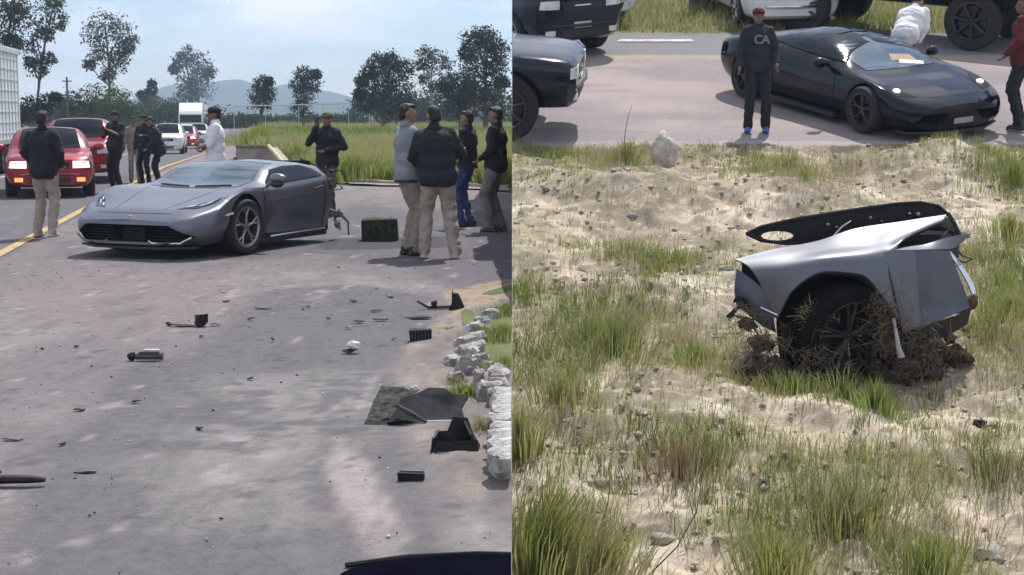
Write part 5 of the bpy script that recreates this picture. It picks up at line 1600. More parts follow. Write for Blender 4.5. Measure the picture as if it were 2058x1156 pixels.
person('man in big black jacket and khaki trousers, back turned, right one of the pair', (g.x - .08, g.y, .012), R(6), ph(895, 521, 211), top=C_blackj, bottom=C_khaki, shoe=C_sandy, arms=[((-.28, .02, 1.16), (-.18, .20, 1.05)), ((.30, .03, 1.16), (.30, .24, 1.20))],
       legs=[(-.16, .03), (.19, -.05)], sway=-.07, stout=1.2, baggy=1.2, hem=.82, seed=9, head_turn=.3)
g = G(940, 458)
person('slim man in black sweater and blue jeans behind the pair', (g.x, g.y, .012), R(70), ph(940, 458, 222), top=C_blackj, bottom=C_blue, shoe=C_shoe, arms=[((-.22, -.02, 1.15), (-.20, .16, 1.02)), ((.24, .0, 1.15), (.18, .18, .98))], legs=[(-.06, .07), (.07, -.03)],
       baggy=.92, hem=.90, stout=1.02, seed=10)
g = G(1000, 467)
r_ = person('man in black jacket and loose grey trousers at the right edge of the asphalt', (g.x - .02, g.y, .012), R(75), ph(1000, 467, 214), top=C_blackj, bottom=C_greyp, shoe=C_brownb, arms=[((-.23, .0, 1.15), (-.16, .18, 1.02)), ((.24, -.02, 1.15), (.22, .14, .98))],
       legs=[(-.09, .05), (.09, -.05)], baggy=1.15, stout=1.08, hem=.82, seed=11)
# ---- on the bank
def slp(px, py):
    q = S(px, py); return (q.x, q.y, sz(q.x, q.y) + .004), q.y
def bank_h(px, py, top):
    q = S(px, py); return AtY(px, top, q.y).z - q.z
def print_(root, t, hp, wr, el):
    # the pale letters on the chest of the dark hoodie
    m = mat('grey_print', (.20, .20, .24), rough=.8)
    for ch, x in (('C', -.075), ('A', .03)):
        cu = bpy.data.curves.new('t', 'FONT'); cu.body = ch; cu.size = .17; cu.extrude = .004; cu.offset = .004
        o = bpy.data.objects.new('t', cu); COL.objects.link(o); me = evaluated(o); bpy.data.objects.remove(o)
        me.materials.clear(); me.materials.append(m)
        l = link('chest_letter', me, root)
        l.matrix_local = Matrix.Translation(t((-(x), .155, 1.23))) @ Matrix.Rotation(math.pi, 4, 'Z') @ Matrix.Rotation(math.pi / 2, 4, 'X')
l_, _ = slp(1520, 266)
person('youth in dark hoodie with pale chest letters and blue shoes by the black sports car', l_, R(178), bank_h(1520, 266, 14), top=C_navyj, bottom=C_blackp, shoe=C_bshoe, cap=C_maroon, skin=M_skin2, extra=print_,
       arms=[((-.25, .0, 1.15), (-.24, .14, .95)), ((.25, .0, 1.15), (.26, .10, .92))], legs=[(-.13, .0), (.13, .03)], baggy=1.1, hem=.84, seed=12)
l_, _ = slp(1816, 200)
person('person in white top bending forward away from view behind the black sports car', l_, R(-35), 1.62, top=C_white, bottom=C_greyp, lean=.75, nod=.4, stout=1.12,
       arms=[((-.22, .12, 1.20), (-.12, .24, 1.05)), ((.22, .12, 1.20), (.12, .24, 1.05))], hem=.5, seed=13)
l_, _ = slp(2050, 262)
person('person in red and maroon jacket with dark trousers at the right edge of the photo', l_, R(60), bank_h(2050, 262, -10), top=C_maroon, bottom=C_blackp, skin=M_skin2, seed=14, stout=1.1, hem=.82,
       arms=[((-.26, .0, 1.15), (-.24, .16, .98)), ((.26, .02, 1.15), (.22, .20, 1.05))],
       extra=lambda root, t, hp, wr, el: (lambda b: (capsule(b, t((.185, 0, 1.40)), el[1], .082, .066), remesh(b, 'red_sleeve', .015, C_red, root, 2, fold=.01)))(MB()))
# ================================================================= debris, stones and small structures
r6 = random.Random(21)
M_deb = mat('broken_black_plastic', (.012, .012, .014), rough=.65, var=.4, scale=14, bump=.3, spec=.3)
M_debg = mat('scuffed_grey_panel', (.10, .10, .115), rough=.45, metal=.3, var=.4, scale=7)
M_foam = mat('pale_fragment', (.42, .41, .42), rough=.7, var=.3, scale=9)
def shard(c, sx, sy, sz_, seed, n=7, curl=.3, jag=.35):
    """a broken plate: ragged outline, bent along its length, with thickness"""
    r = random.Random(seed); vs = []; m = MB()
    out_ = []
    for k in range(n * 2):
        a = 2 * math.pi * k / (n * 2); q = 1 + r.uniform(-jag, jag * .4)
        out_.append((math.cos(a) * sx / 2 * q, math.sin(a) * sy / 2 * q))
    top = []; bot = []
    th = max(.006, sz_ * .18)
    for x, y in out_:
        z = sz_ * (.35 + curl * math.cos(x / sx * 5 + seed)) + r.uniform(0, .25) * sz_
        top.append((c[0] + x, c[1] + y, c[2] + max(z, .002) + th)); bot.append((c[0] + x, c[1] + y, c[2] + max(z, .002)))
    N_ = len(out_)
    ct = (c[0], c[1], c[2] + sz_ * .9 + th); cb = (c[0], c[1], c[2] + sz_ * .8)
    vs = top + bot + [ct, cb]
    fs = [(i, (i + 1) % N_, 2 * N_) for i in range(N_)] + [(N_ + (i + 1) % N_, N_ + i, 2 * N_ + 1) for i in range(N_)]
    fs += [(i, N_ + i, N_ + (i + 1) % N_, (i + 1) % N_) for i in range(N_)]
    return m.add(vs, fs)
def gz(x, y):
    """height of the worn apron"""
    return .014
DG = 'car fragments scattered on the asphalt'
def debris(px, py, wpx, hpx, label, m=M_deb, seed=None, rz=0, name='car_fragment', kindf='shard', mats=None, group=DG):
    g = G(px, py); s = (py - 225) / EYE
    w = wpx / s; h = max(.012, hpx / s * .55); d = max(.03, min(w * .7, hpx / s * (s * EYE * 0 + 3.2)))
    root = None
    seed = seed if seed is not None else r6.randint(1, 999)
    b = shard((0, 0, 0), w, max(.04, d), h, seed)
    o = b.build(name, m, None)
    o.location = (g.x, g.y, .016); o.rotation_euler = (0, 0, rz)
    tag(o, label, 'car fragment', group)
    return o
small = [
 (527, 624, 40, 5, 'thin dark strip lying right of the centre pieces, below the front of the sports car'),
 (505, 647, 16, 9, 'small black lump just below the thin dark strip'),
 (548, 690, 7, 12, 'tiny upright black crumb in the middle of the asphalt'),
 (503, 768, 14, 5, 'small flat black crumb near the middle of the dark patch'),
 (449, 592, 12, 4, 'small dark crumb upper left of the thin dark strip'),
 (455, 611, 18, 4, 'flat dark scrap above the centre lump'),
 (160, 832, 22, 6, 'small curled black scrap on the left side of the asphalt'),
 (272, 815, 18, 4, 'flat grey-black scrap right of the curled left one'),
 (25, 892, 44, 5, 'long thin grey scrap at the left edge of the photo'),
 (401, 870, 16, 4, 'small dark crumb low in the centre of the dark patch'),
 (126, 902, 10, 3, 'tiny dark crumb between the two long left scraps'),
 (154, 703, 10, 4, 'tiny crumb at left, upper one of a close pair'),
 (86, 706, 8, 4, 'tiny crumb at left, leftmost of a close pair'),
 (405, 682, 10, 4, 'tiny crumb just under the black centre lump'),
 (620, 622, 12, 4, 'small flat crumb in the row of scraps left of the kerb stones'),
 (660, 645, 12, 5, 'small dark crumb, second in the row of scraps left of the kerb stones'),
 (700, 664, 14, 4, 'small flat crumb nearest the white fragment'),
 (722, 652, 22, 4, 'thin flat scrap right of the row of crumbs'),
 (755, 630, 26, 4, 'thin flat scrap behind the black box piece'),
 (765, 648, 34, 4, 'long thin scrap just above the black box piece'),
 (757, 585, 8, 6, 'tiny upright crumb between the sports car and the kerb'),
 (785, 602, 16, 4, 'small scrap on the asphalt above the bent black pieces'),
 (845, 725, 26, 7, 'small black scrap on the dirt below the black box piece'),
 (903, 693, 26, 7, 'small grey-brown scrap on the dirt beside the white stones'),
 (792, 687, 12, 5, 'tiny crumb left of the black box piece'),
 (710, 610, 18, 4, 'flat scrap in the middle between car and bent black pieces'),
 (915, 940, 8, 4, 'tiny crumb on the dirt below the black corner piece'),
 (1000, 976, 38, 8, 'curled brown strip on the dirt at the foot of the white kerb'),
]
for i, (px, py, w, h, lb) in enumerate(small):
    debris(px, py, w, h, lb, M_deb if i % 4 else M_debg, seed=i * 3 + 2, rz=r6.uniform(-.5, .5))
# bigger distinct pieces
def piece(px, py, label, name='car_fragment', rz=0, cat='car fragment', group=DG):
    g = G(px, py); root = empty(name, (g.x, g.y, .014), rz); tag(root, label, cat, group); return root, (py - 225) / EYE
# bracket with a lump
root, s = piece(393, 660, 'black lump with a flat arm, centre of the debris in front of the sports car')
b = MB(); b.ell((.04, 0, .045), (.048, .05, .046), 10, 7, wob=.5, seed=3); b.box((.05, 0, .06), (.07, .06, .07), Matrix.Rotation(.4, 3, 'Z'), .012, r6); b.build('lump', M_deb, root)
b = shard((-.10, -.02, 0), .20, .09, .02, 8); b.build('arm', M_deb, root)
b = shard((-.21, .02, 0), .06, .05, .03, 9); b.build('torn_end', M_deb, root)
b = shard((.14, .05, 0), .10, .06, .02, 19); b.build('splinter', M_debg, root)
root, s = piece(300, 729, 'grey bracket with a black socket, left of centre on the asphalt')
b = MB(); b.tube([(-.09, 0, .03), (.09, .015, .03)], [.026, .030], 8, flat=.9); b.box((.0, 0, .055), (.13, .045, .018), Matrix.Rotation(.05, 3, 'Z'), .004, r6); b.build('tube_body', M_debg, root)
b = MB(); b.ell((-.115, 0, .03), (.032, .032, .028), 8, 6, wob=.3); b.build('socket', M_deb, root)
b = MB(); b.box((.02, 0, .07), (.10, .05, .012)); b.build('pale_cover', M_foam, root)
root, s = piece(705, 715, 'white and black fragment in the middle of the asphalt left of the dirt')
b = MB(); b.ell((.02, .02, .055), (.045, .035, .035), 8, 6, wob=.6, seed=4); b.build('white_part', mat('white_fragment', (.72, .72, .72), rough=.5), root)
b = shard((0, 0, 0), .12, .08, .035, 4); b.build('black_part', M_deb, root)
root, s = piece(30, 985, 'black hose-like strip at the left edge near the bottom')
b = MB(); b.tube([(-.16, -.01, .03), (-.04, 0, .035), (.07, .012, .032), (.13, .02, .028)], [.028, .03, .026, .016], 8, flat=.7); b.build('strip', M_deb, root, True)
b = shard((-.12, .04, .02), .10, .05, .05, 5); b.build('torn_flap', M_deb, root)
root, s = piece(173, 957, 'flat grey-blue scrap above the black hose-like strip')
shard((0, 0, 0), .11, .05, .012, 12).build('plate', M_debg, root)
root, s = piece(828, 972, 'small black clip with a grey top, lowest piece on the dirt')
b = MB(); b.box((0, 0, .02), (.115, .05, .034), Matrix.Rotation(-.1, 3, 'Z'), .006, r6); b.build('clip', M_deb, root)
b = MB(); b.box((0, .01, .042), (.10, .03, .008), Matrix.Rotation(-.1, 3, 'Z')); b.build('top_face', M_debg, root)
# black box piece
root, s = piece(845, 690, 'black box-shaped piece with a ribbed face at the edge of the dirt', rz=.05)
b = MB(); b.box((0, 0, .045), (.155, .07, .085), jit=.006, rnd=r6); b.build('box_shell', M_deb, root)
b = MB(); b.box((0, 0, 0), (.004, .012, .07)); me = b.mesh('rib', M_debg)
for k_ in range(6): o = link('rib', me, root); o.location = (-.06 + k_ * .024, -.04, .045)
# bent black pieces with a finned end
root, s = piece(890, 625, 'bent black bracket with an upright end at the dirt edge, uppermost of the big pieces')
b = MB(); b.tube([(-.22, 0, .07), (-.12, 0, .015), (.05, 0, .02), (.15, 0, .03)], [.012, .02, .02, .02], 6, flat=.7); b.build('arm', M_deb, root, True)
b = MB(); b.prism([(.05, 0), (.19, 0), (.16, .07), (.13, .135), (.08, .14), (.075, .05)], 'Y', -.04, .04); b.build('upright_end', M_deb, root)
b = MB(); b.tube([(.08, 0, .13), (.085, 0, .16)], .005, 5); b.build('pin', M_deb, root)
b = MB(); b.ell((-.07, 0, .05), (.03, .03, .025), 8, 6, wob=.4); b.build('knuckle', M_deb, root)
root, s = piece(845, 643, 'long flat dark piece on the asphalt just below the bent bracket')
shard((0, 0, 0), .24, .12, .012, 31).build('flat_plate', M_deb, root)
# the large torn panels on the dirt
root, s = piece(838, 855, 'large grey-black torn panel leaning on the dirt beside the white kerb', rz=-.03)
M_pan = mat('grained_black_panel', (.02, .02, .022), rough=.8, spec=.15, col2=(.10, .095, .095), var=.5, scale=22, bump=.4)
def slab(P, th=.012):
    """a thin plate between four corners"""
    P = [Vector(p) for p in P]; n = (P[1] - P[0]).cross(P[3] - P[0]).normalized() * th
    m = MB(); N_ = len(P); vs = P + [p - n for p in P]
    m.add(vs, [tuple(range(N_)), tuple(range(2 * N_ - 1, N_ - 1, -1))] + [(i, i + N_, (i + 1) % N_ + N_, (i + 1) % N_) for i in range(N_)])
    return m
slab([(-.27, -.02, .02), (-.20, -.035, .018), (-.16, -.01, .03), (-.09, -.05, .018), (.0, -.06, .015), (.03, .0, .05), (.02, .04, .07), (.06, .06, .08), (.0, .16, .12), (-.02, .19, .12), (-.06, .20, .14), (-.10, .26, .15), (-.14, .235, .15), (-.22, .27, .15), (-.25, .14, .09)]).build('panel', M_pan, root)
slab([(-.15, -.09, .01), (-.05, -.075, .018), (.02, -.10, .012), (.14, -.09, .015), (.20, -.05, .03), (.26, -.06, .02), (.24, .02, .07), (.27, .10, .12), (.18, .11, .13), (.14, .16, .15), (.05, .17, .15), (-.02, .13, .12), (-.10, .13, .10), (-.11, .02, .06)]).build('panel', mat('dark_grey_panel', (.022, .022, .026), rough=.8, spec=.12, var=.6, scale=8), root)
slab([(-.28, -.06, .0), (.12, -.14, .0), (.12, -.11, .02), (-.27, -.03, .022)]).build('broken_edge', M_deb, root)
b = MB(); b.ell((-.03, .24, .14), (.03, .02, .02), 8, 6, wob=.4); b.tube([(.05, -.09, .02), (.22, -.10, .03)], [.012, .01], 6); b.build('clip', M_foam, root)
b = MB(); b.tube([(-.10, -.04, .10), (-.02, -.09, .07), (.06, -.12, .03)], [.015, .02, .012], 6, flat=.6); b.build('strut', M_deb, root)
root, s = piece(915, 918, 'black hollow corner piece just below the large torn panel', rz=.1)
m = MB()
slab([(-.11, -.03, .0), (.10, -.05, .0), (.11, -.02, .07), (-.09, -.01, .065)]).build('front_wall', M_deb, root)
slab([(-.11, .0, .0), (-.10, .10, .02), (-.07, .10, .10), (-.10, .0, .08)]).build('side_wall', M_deb, root)
slab([(.12, -.04, .0), (.13, .10, .02), (.06, .12, .14), (.08, -.02, .10)]).build('side_wall', M_deb, root)
slab([(-.10, .10, .0), (.12, .11, .0), (.07, .13, .15), (.0, .12, .16), (-.03, .12, .09), (-.09, .11, .09)]).build('back_wall', M_deb, root)
b = MB(); b.tube([(-.09, -.045, .012), (.09, -.065, .012)], .010, 6); b.build('rim', M_debg, root)
# low dark dome standing in for a shadow at the very bottom edge
root = empty('ground_shadow', (G(925, 1152).x, G(925, 1152).y, .012), 0)
tag(root, 'low dark dome standing in for a shadow at the bottom edge of the asphalt', 'painted shadow')
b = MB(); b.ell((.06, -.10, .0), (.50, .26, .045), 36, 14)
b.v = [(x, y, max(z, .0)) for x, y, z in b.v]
b.build('shadow_dome', mat('matt_navy_shadow', (.004, .004, .010), rough=1, var=.3, spec=0), root, True)
b = MB(); b.tube([(-.42, .02, .012), (-.2, .125, .012), (.06, .165, .012), (.24, .15, .012)], .010, 6); b.build('shadow_edge', M_deb, root)
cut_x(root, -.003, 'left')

# dark block behind the car
g = G(762, 487)
root = empty('concrete_block', (g.x, g.y + .16, .014), .04); tag(root, 'dark mossy rectangular block standing on the asphalt right of the torn car', 'block')
b = MB(); b.box((0, 0, .135), (.46, .30, .27), jit=.012, rnd=r6); b.build('block', mat('mossy_dark_block', (.018, .020, .018), rough=.95, var=.6, scale=18, bump=.8, col2=(.05, .055, .035)), root)
Vg, Fg, og = blades(np.stack([rng.uniform(-.22, .22, 160), rng.uniform(-.14, .14, 160), np.full(160, .27)], 1), rng.uniform(.01, .04, 160), .006, .5, rng)
np_mesh('moss', Vg, Fg, [GD], parent=root, kind='stuff')

# white painted kerb stones on the right of the asphalt
M_ws = mat('whitewashed_stone', (.24, .22, .20), rough=.95, var=.3, scale=11, bump=.9, col2=(.56, .55, .53))
M_ws2 = mat('bare_grey_stone', (.20, .185, .18), rough=.95, var=.4, scale=9, bump=.8, col2=(.42, .40, .38))
stones = [(985, 640, .15, .09, 0), (968, 652, .12, .08, 0), (955, 668, .14, .10, 0), (960, 688, .13, .09, 0), (935, 698, .14, .10, 0), (962, 707, .12, .09, 0), (940, 722, .15, .11, 0), (965, 735, .10, .09, 0), (912, 735, .14, .08, 0),
          (938, 758, .15, .13, 1), (915, 770, .10, .08, 1), (962, 775, .09, .10, 1), (978, 742, .09, .06, 0)]
for i, (px, py, w, h, gm) in enumerate(stones):
    g = G(px, py + 6)
    b = MB(); b.ell((0, 0, h * .42), (w * .5, w * .42, h * .55), 14, 9, wob=.55, seed=i + 3, sq=.62)
    o = b.build('kerb_stone', M_ws2 if gm else M_ws, None, True, 30); o.location = (g.x, g.y, .01); o.rotation_euler = (0, 0, i)
    names = ['farthest', 'second farthest', 'third', 'fourth', 'fifth', 'sixth', 'seventh', 'eighth', 'ninth', 'large dark', 'left small dark', 'right small dark', 'small outer']
    tag(o, ['farthest small whitewashed stone at the top of the kerb row', 'whitewashed stone next to the farthest one in the kerb row', 'whitewashed stone third from the far end of the kerb row', 'whitewashed stone fourth from the far end, on the grass side',
            'pointed whitewashed stone in the middle of the kerb row', 'whitewashed stone on the grass side of the pointed middle one', 'largest whitewashed stone of the far kerb row', 'whitewashed stone on the grass side of the largest one', 'low whitewashed stone on the dirt side, near end of the row',
            'bare grey boulder that ends the far kerb row', 'small grey stone on the dirt side of the bare boulder', 'small grey stone on the grass side of the bare boulder', 'small white stone behind the bare boulder in the grass'][i], 'stone', 'whitewashed stones along the kerb')
# nearer whitewashed wall of stones
root = empty('kerb_wall', (0, 0, 0)); tag(root, 'whitewashed low stone kerb in the right corner of the asphalt, crumbling at its far end', 'kerb')
A = G(962, 850); Bq = G(1045, 985)
dv_ = (Bq - A).normalized(); nv_ = Vector((-dv_.y, dv_.x, 0))
L_ = (Bq - A).length
wb = MB(); kk = 0
for row in range(2):
    x_ = 0.0
    while x_ < L_:
        w = r6.uniform(.16, .26); c_ = A + dv_ * (x_ + w / 2) + Vector((.19 + .025 * row, .10, 0)); 
        b = MB(); b.ell((0, 0, 0), (w * .50, .075, .05), 16, 10, Matrix.Rotation(math.atan2(dv_.y, dv_.x), 3, 'Z'), wob=.35, seed=kk + 40, sq=.5)
        o = b.build('stone', M_ws, root, True, 40); o.location = (min(c_.x, -.03), c_.y, .05 + row * .082 + r6.uniform(-.01, .01)); kk += 1
        x_ += w * .92
for px, py, w in [(1000, 770, .13), (1015, 762, .11), (1022, 790, .12), (985, 800, .15), (1005, 812, .13)]:
    g = G(px, py + 16); b = MB(); b.ell((0, 0, .06), (w * .5, w * .45, .065), 12, 8, wob=.5, seed=kk, sq=.6); kk += 1
    o = b.build('stone', M_ws, root, True, 40); o.location = (min(g.x, -.08), g.y, .01)
cut_x(root, -.004, 'left')
# verge beside the stones
def tuftG(px, py, n, rad, h, lb, ms, w, wid=.007):
    global k
    g = G(px, py); k += 1
    o = tuft('grass_tuft', lb, (min(g.x, -.05), g.y, .0), n, rad, h, ms, w, 'weeds among the kerb stones', k, wid, .5)
    cut_x(o, -.003, 'left'); return o
sheet('verge', [(-.30, 10.2), (0, 9.0), (0, 14.2), (-.25, 13.6), (-.42, 12.2), (-.36, 11.0)], M_soil, .03)
tuftG(1010, 690, 1700, .26, .16, 'green verge grass beside the far white stones', [GA, GD, GB_], [.5, .35, .15])
tuftG(1022, 640, 900, .22, .14, 'green verge grass behind the farthest white stones', [GA, GD], [.6, .4])
tuftG(1015, 750, 1000, .2, .12, 'green verge grass between the two white kerbs', [GA, GD, GC], [.5, .3, .2])
tuftG(938, 808, 650, .15, .12, 'leafy weed growing at the end of the crumbled kerb', [GA, GD], [.7, .3], .014)
tuftG(915, 782, 260, .10, .10, 'small dry weed left of the bare boulder', [GC, GD], [.6, .4])
tuftG(968, 880, 200, .06, .14, 'tiny tuft at the foot of the near white kerb', [GA, GC], [.5, .5])
tuftG(900, 668, 220, .2, .05, 'sparse weeds on the dirt left of the white stones', [GA, GC], [.6, .4])

# low concrete headwall with a sloping wing behind the car
D = 44; a = AtY(474, 296, D); b_ = AtY(540, 296, D); c_ = AtY(578, 330, D - 3)
root = empty('culvert_headwall', (0, 0, 0)); tag(root, 'low pale concrete headwall with sloping yellowish wing behind the sports car roof', 'headwall')
M_conc = mat('pale_concrete', (.34, .31, .27), rough=.9, var=.25, scale=4, bump=.3)
m = MB(); m.add([(a.x, D, 0), (b_.x, D, 0), (b_.x, D, a.z), (a.x, D, a.z), (a.x, D + .3, 0), (b_.x, D + .3, 0), (b_.x, D + .3, a.z), (a.x, D + .3, a.z)], [(0, 1, 2, 3), (4, 7, 6, 5), (0, 4, 5, 1), (3, 2, 6, 7), (0, 3, 7, 4), (1, 5, 6, 2)]); m.build('wall', M_conc, root)
slab([(b_.x, D, 0), (c_.x, D - 3, 0), (c_.x, D - 3, .12), (b_.x, D, a.z)], .25).build('wing', M_conc, root)
m = MB(); m.tube([(a.x, D - .02, a.z + .03), (b_.x, D - .02, a.z + .03)], .045, 6); m.build('coping', mat('old_brown_coping', (.25, .20, .14), rough=.9, var=.3), root)
m = MB(); m.tube([(b_.x, D - .02, a.z + .04), (c_.x, D - 3, .15)], .06, 6); m.build('coping', mat('old_yellow_coping', (.50, .46, .22), rough=.8, var=.3), root)
# pale pipe barrier across the far field
D = 120; root = empty('pipe_barrier', (0, 0, 0)); tag(root, 'long pale horizontal pipe on thin posts in front of the far trees', 'barrier')
mp_ = mat('pale_pipe', (.55, .60, .62), rough=.5)
p0, p1, p2 = AtY(468, 213, D), AtY(600, 211, D), AtY(742, 206, D)
m = MB(); m.tube([p0, p1, p2], .05, 6); m.build('pipe', mp_, root)
for px, py in ((470, 213), (533, 212), (600, 211), (648, 210), (700, 208), (742, 206)):
    q = AtY(px, py, D); m = MB(); m.tube([(q.x, D, -.2), (q.x, D, q.z)], .025, 5); m.build('post', mp_, root)
# utility poles
for px, ty, D, lb in ((134, 155, 110, 'thin wooden utility pole above the bushes behind the red cars'), (1008, 175, 110, 'thin pale pole beside the tallest dark tree')):
    q = AtY(px, ty, D); root = empty('utility_pole', (q.x, D, 0)); tag(root, lb, 'pole')
    m = MB(); m.tube([(0, 0, 0), (0, 0, q.z)], [.10, .07], 7); m.build('pole', M_bark, root, True)
    m = MB(); m.box((0, 0, q.z - .3), (.7, .08, .08)); m.build('crossarm', M_bark, root)
# house beyond the field
q = AtY(968, 238, 150); root = empty('house', (q.x, 152, -.02)); tag(root, 'low pale house with flat light roof under the tallest dark trees', 'house')
m = MB(); m.box((0, 0, 1.25), (2.9, 3, 2.5)); m.build('wall', mat('grey_wall', (.28, .27, .27), rough=.9), root)
m = MB(); m.box((0, 0, 2.6), (3.3, 3.4, .18)); m.build('roof', M_silver, root)
m = MB(); m.box((-.7, -1.52, 1.5), (.6, .05, .7)); m.build('window', M_glass, root)
m = MB(); m.box((.6, -1.52, 1.0), (.7, .05, 1.9)); m.build('door', M_black, root)

# ---- right side: marker stone, pebbles, small things on the sand
q = S(1333, 327); zz_ = hill_z(q.x, q.y)
b = MB(); b.ell((0, 0, .15), (.155, .14, .26), 16, 12, wob=.35, seed=9)
o = b.build('marker_stone', mat('stained_white_stone', (.40, .35, .31), rough=.95, var=.35, scale=7, bump=.6, col2=(.62, .58, .54)), None, True, 60)
o.location = (q.x, q.y, zz_ - .02); o.rotation_euler = (.05, 0, .5)
tag(o, 'stained pale roadside stone standing at the edge of the bank road', 'stone')
PB = 'stones lying on the sand'
for i, (px, py, w, c_, lb) in enumerate([(1240, 400, .06, M_ws, 'small bright white stone on the sand below the marker stone'), (1260, 398, .035, M_ws, 'tiny white stone right next to the bright one'), (1408, 548, .07, M_ws, 'pale stone left of the black frame tip'), (1455, 552, .06, M_ws, 'pale stone closest to the left tip of the torn fender'),
        (1305, 520, .05, M_conc, 'small beige stone in the low grass left of the wreck'), (1860, 690, .05, M_ws2, 'grey stone under the right end of the torn fender'), (1330, 1085, .07, M_conc, 'beige stone at the lower left of the sand'), (1985, 1120, .09, M_conc, 'broad pale stone at the lower right corner'), (1290, 870, .05, M_conc, 'small beige stone left of the brownish tuft')]):
    q = S(px, py); b = MB(); b.ell((0, 0, w * .25), (w, w * .8, w * .55), 10, 7, wob=.6, seed=i)
    o = b.build('stone', c_, None, True, 50); o.location = (q.x, q.y, hill_z(q.x, q.y)); tag(o, lb, 'stone', PB)
q = S(1968, 862); root = empty('plastic_clip', (q.x, q.y, hill_z(q.x, q.y) + .01), .3); tag(root, 'small dark plastic clip on the sand at the right', 'car fragment')
b = MB(); b.box((0, 0, .02), (.07, .05, .04), jit=.006, rnd=r6); b.build('clip', M_deb, root)
b = MB(); b.tube([(-.04, -.02, .01), (.0, -.05, .005), (.09, -.06, .01), (.13, -.02, .02)], .007, 5); b.build('wire', M_deb, root)
# gravel: crumbs of earth too many to count
n = 5200
x = rng.uniform(.03, 9, n); y = rng.uniform(5.4, yA, n); keep = x < y * .355 + .3; x, y = x[keep], y[keep]; n = len(x)
ix = np.clip(np.searchsorted(xs, x), 0, len(xs) - 1); iy = np.clip(np.searchsorted(ys, y), 0, len(ys) - 1)
z = Z[ix, iy]; sR = rng.gamma(1.6, .007, n) + .004
oc = np.array([(1, 0, 0), (0, 1, 0), (-1, 0, 0), (0, -1, 0), (0, 0, .8), (0, 0, -.6)]); of = np.array([(0, 1, 4), (1, 2, 4), (2, 3, 4), (3, 0, 4), (1, 0, 5), (2, 1, 5), (3, 2, 5), (0, 3, 5)])
V = np.stack([x, y, z + sR * .2], 1)[:, None, :] + oc[None] * sR[:, None, None] * rng.uniform(.6, 1.3, (n, 6, 1)); V = V.reshape(-1, 3); V[:, 0] = np.maximum(V[:, 0], .003)
F = (of[None] + (np.arange(n) * 6)[:, None, None]).reshape(-1, 3)
np_mesh('earth_crumbs', V, F, [M_conc, M_ws2], np.repeat(rng.choice(2, n, p=[.8, .2]), 8), kind='stuff')
# grit on the asphalt
n = 1900
x = -rng.uniform(0, 1, n) ** 1.0 * 7; y = rng.uniform(5.2, 17, n); keep = (x > -y * .36 - .2); x, y = x[keep], y[keep]; n = len(x)
sR = rng.gamma(1.3, .0022, n) + .0015
V = np.stack([x, y, np.full(n, .016)], 1)[:, None, :] + oc[None] * sR[:, None, None] * rng.uniform(.6, 1.3, (n, 6, 1)); V = V.reshape(-1, 3); V[:, 0] = np.minimum(V[:, 0], -.003)
F = (of[None] + (np.arange(n) * 6)[:, None, None]).reshape(-1, 3)
np_mesh('grit', V, F, [M_deb, M_foam, M_ws2], np.repeat(rng.choice(3, n, p=[.45, .2, .35]), 8), kind='stuff')

# tree stems at the far verge of the bank road
for px, w_m, lb in ((1393, .09, 'dark tree stem at the far verge, left of a close pair'), (1410, .12, 'thicker dark tree stem at the far verge, right of a close pair')):
    q = S(px, 26); m = MB(); m.tube([(0, 0, -.1), (.02, .02, 1.0), (.0, .05, 2.2)], [w_m, w_m * .8, w_m * .6], 8)
    rt_ = empty('tree_stump', (q.x, q.y, sz(q.x, q.y))); tag(rt_, lb, 'tree'); m.build('trunk', M_bark, rt_, True)
    m = MB(); m.tube([(0, .04, 2.0), (.2, .1, 2.5)], [w_m * .4, w_m * .1], 6); m.build('branch', M_bark, rt_, True)
# ================================================================= the torn-off rear quarter lying in the sand
wq = S(1690, 742)
s0 = FPX / (wq.y * math.cos(PITCH) + (EYE - wq.z) * math.sin(PITCH))      # photograph pixels per metre there
wk = empty('car_wreckage', (wq.x, wq.y, wq.z))
tag(wk, 'torn-off grey rear quarter of the sports car with black frame and half-buried wheel, lying on the sand', 'car wreckage')
wk['label'] = 'torn-off grey rear quarter of a car with black frame, half buried in the sand'
def Wp(px, py, d=0.0):
    """local point: seen at (px, py), d metres behind the wheel plane"""
    p = AtY(px, py, wq.y + d); return Vector((p.x - wq.x, p.y - wq.y, p.z - wq.z))
def curve_grid(rows, n_u=26, n_v=16):
    """smooth surface through rows of control points (all rows same length)"""
    A = np.array([[list(p) for p in r] for r in rows])           # v, u, 3
    U = np.linspace(0, A.shape[1] - 1, n_u); up = np.arange(A.shape[1])
    B = np.stack([np.stack([pchip(U, up, A[v, :, c]) for c in range(3)], -1) for v in range(A.shape[0])])
    Vv = np.linspace(0, A.shape[0] - 1, n_v); vp = np.arange(A.shape[0])
    return np.stack([np.stack([pchip(Vv, vp, B[:, u, c]) for c in range(3)], -1) for u in range(n_u)], 1)   # v,u,3
def shell(name, rows, m, parent, th=.012, n_u=30, n_v=16, angle=50):
    Gd = curve_grid(rows, n_u, n_v); nv, nu = Gd.shape[:2]
    vs = [tuple(p) for r in Gd for p in r]
    me = bpy.data.meshes.new(name)
    fs = [(j * nu + i, j * nu + i + 1, (j + 1) * nu + i + 1, (j + 1) * nu + i) for j in range(nv - 1) for i in range(nu - 1)]
    me.from_pydata(vs, [], fs); me.materials.append(m)
    o = bpy.data.objects.new(name, me); COL.objects.link(o)
    md = o.modifiers.new('s', 'SOLIDIFY'); md.thickness = th; md.offset = -1
    r = evaluated(o, name); bpy.data.objects.remove(o)
    r.polygons.foreach_set('use_smooth', [True] * len(r.polygons)); r.set_sharp_from_angle(angle=R(angle))
    return link(name, r, parent)
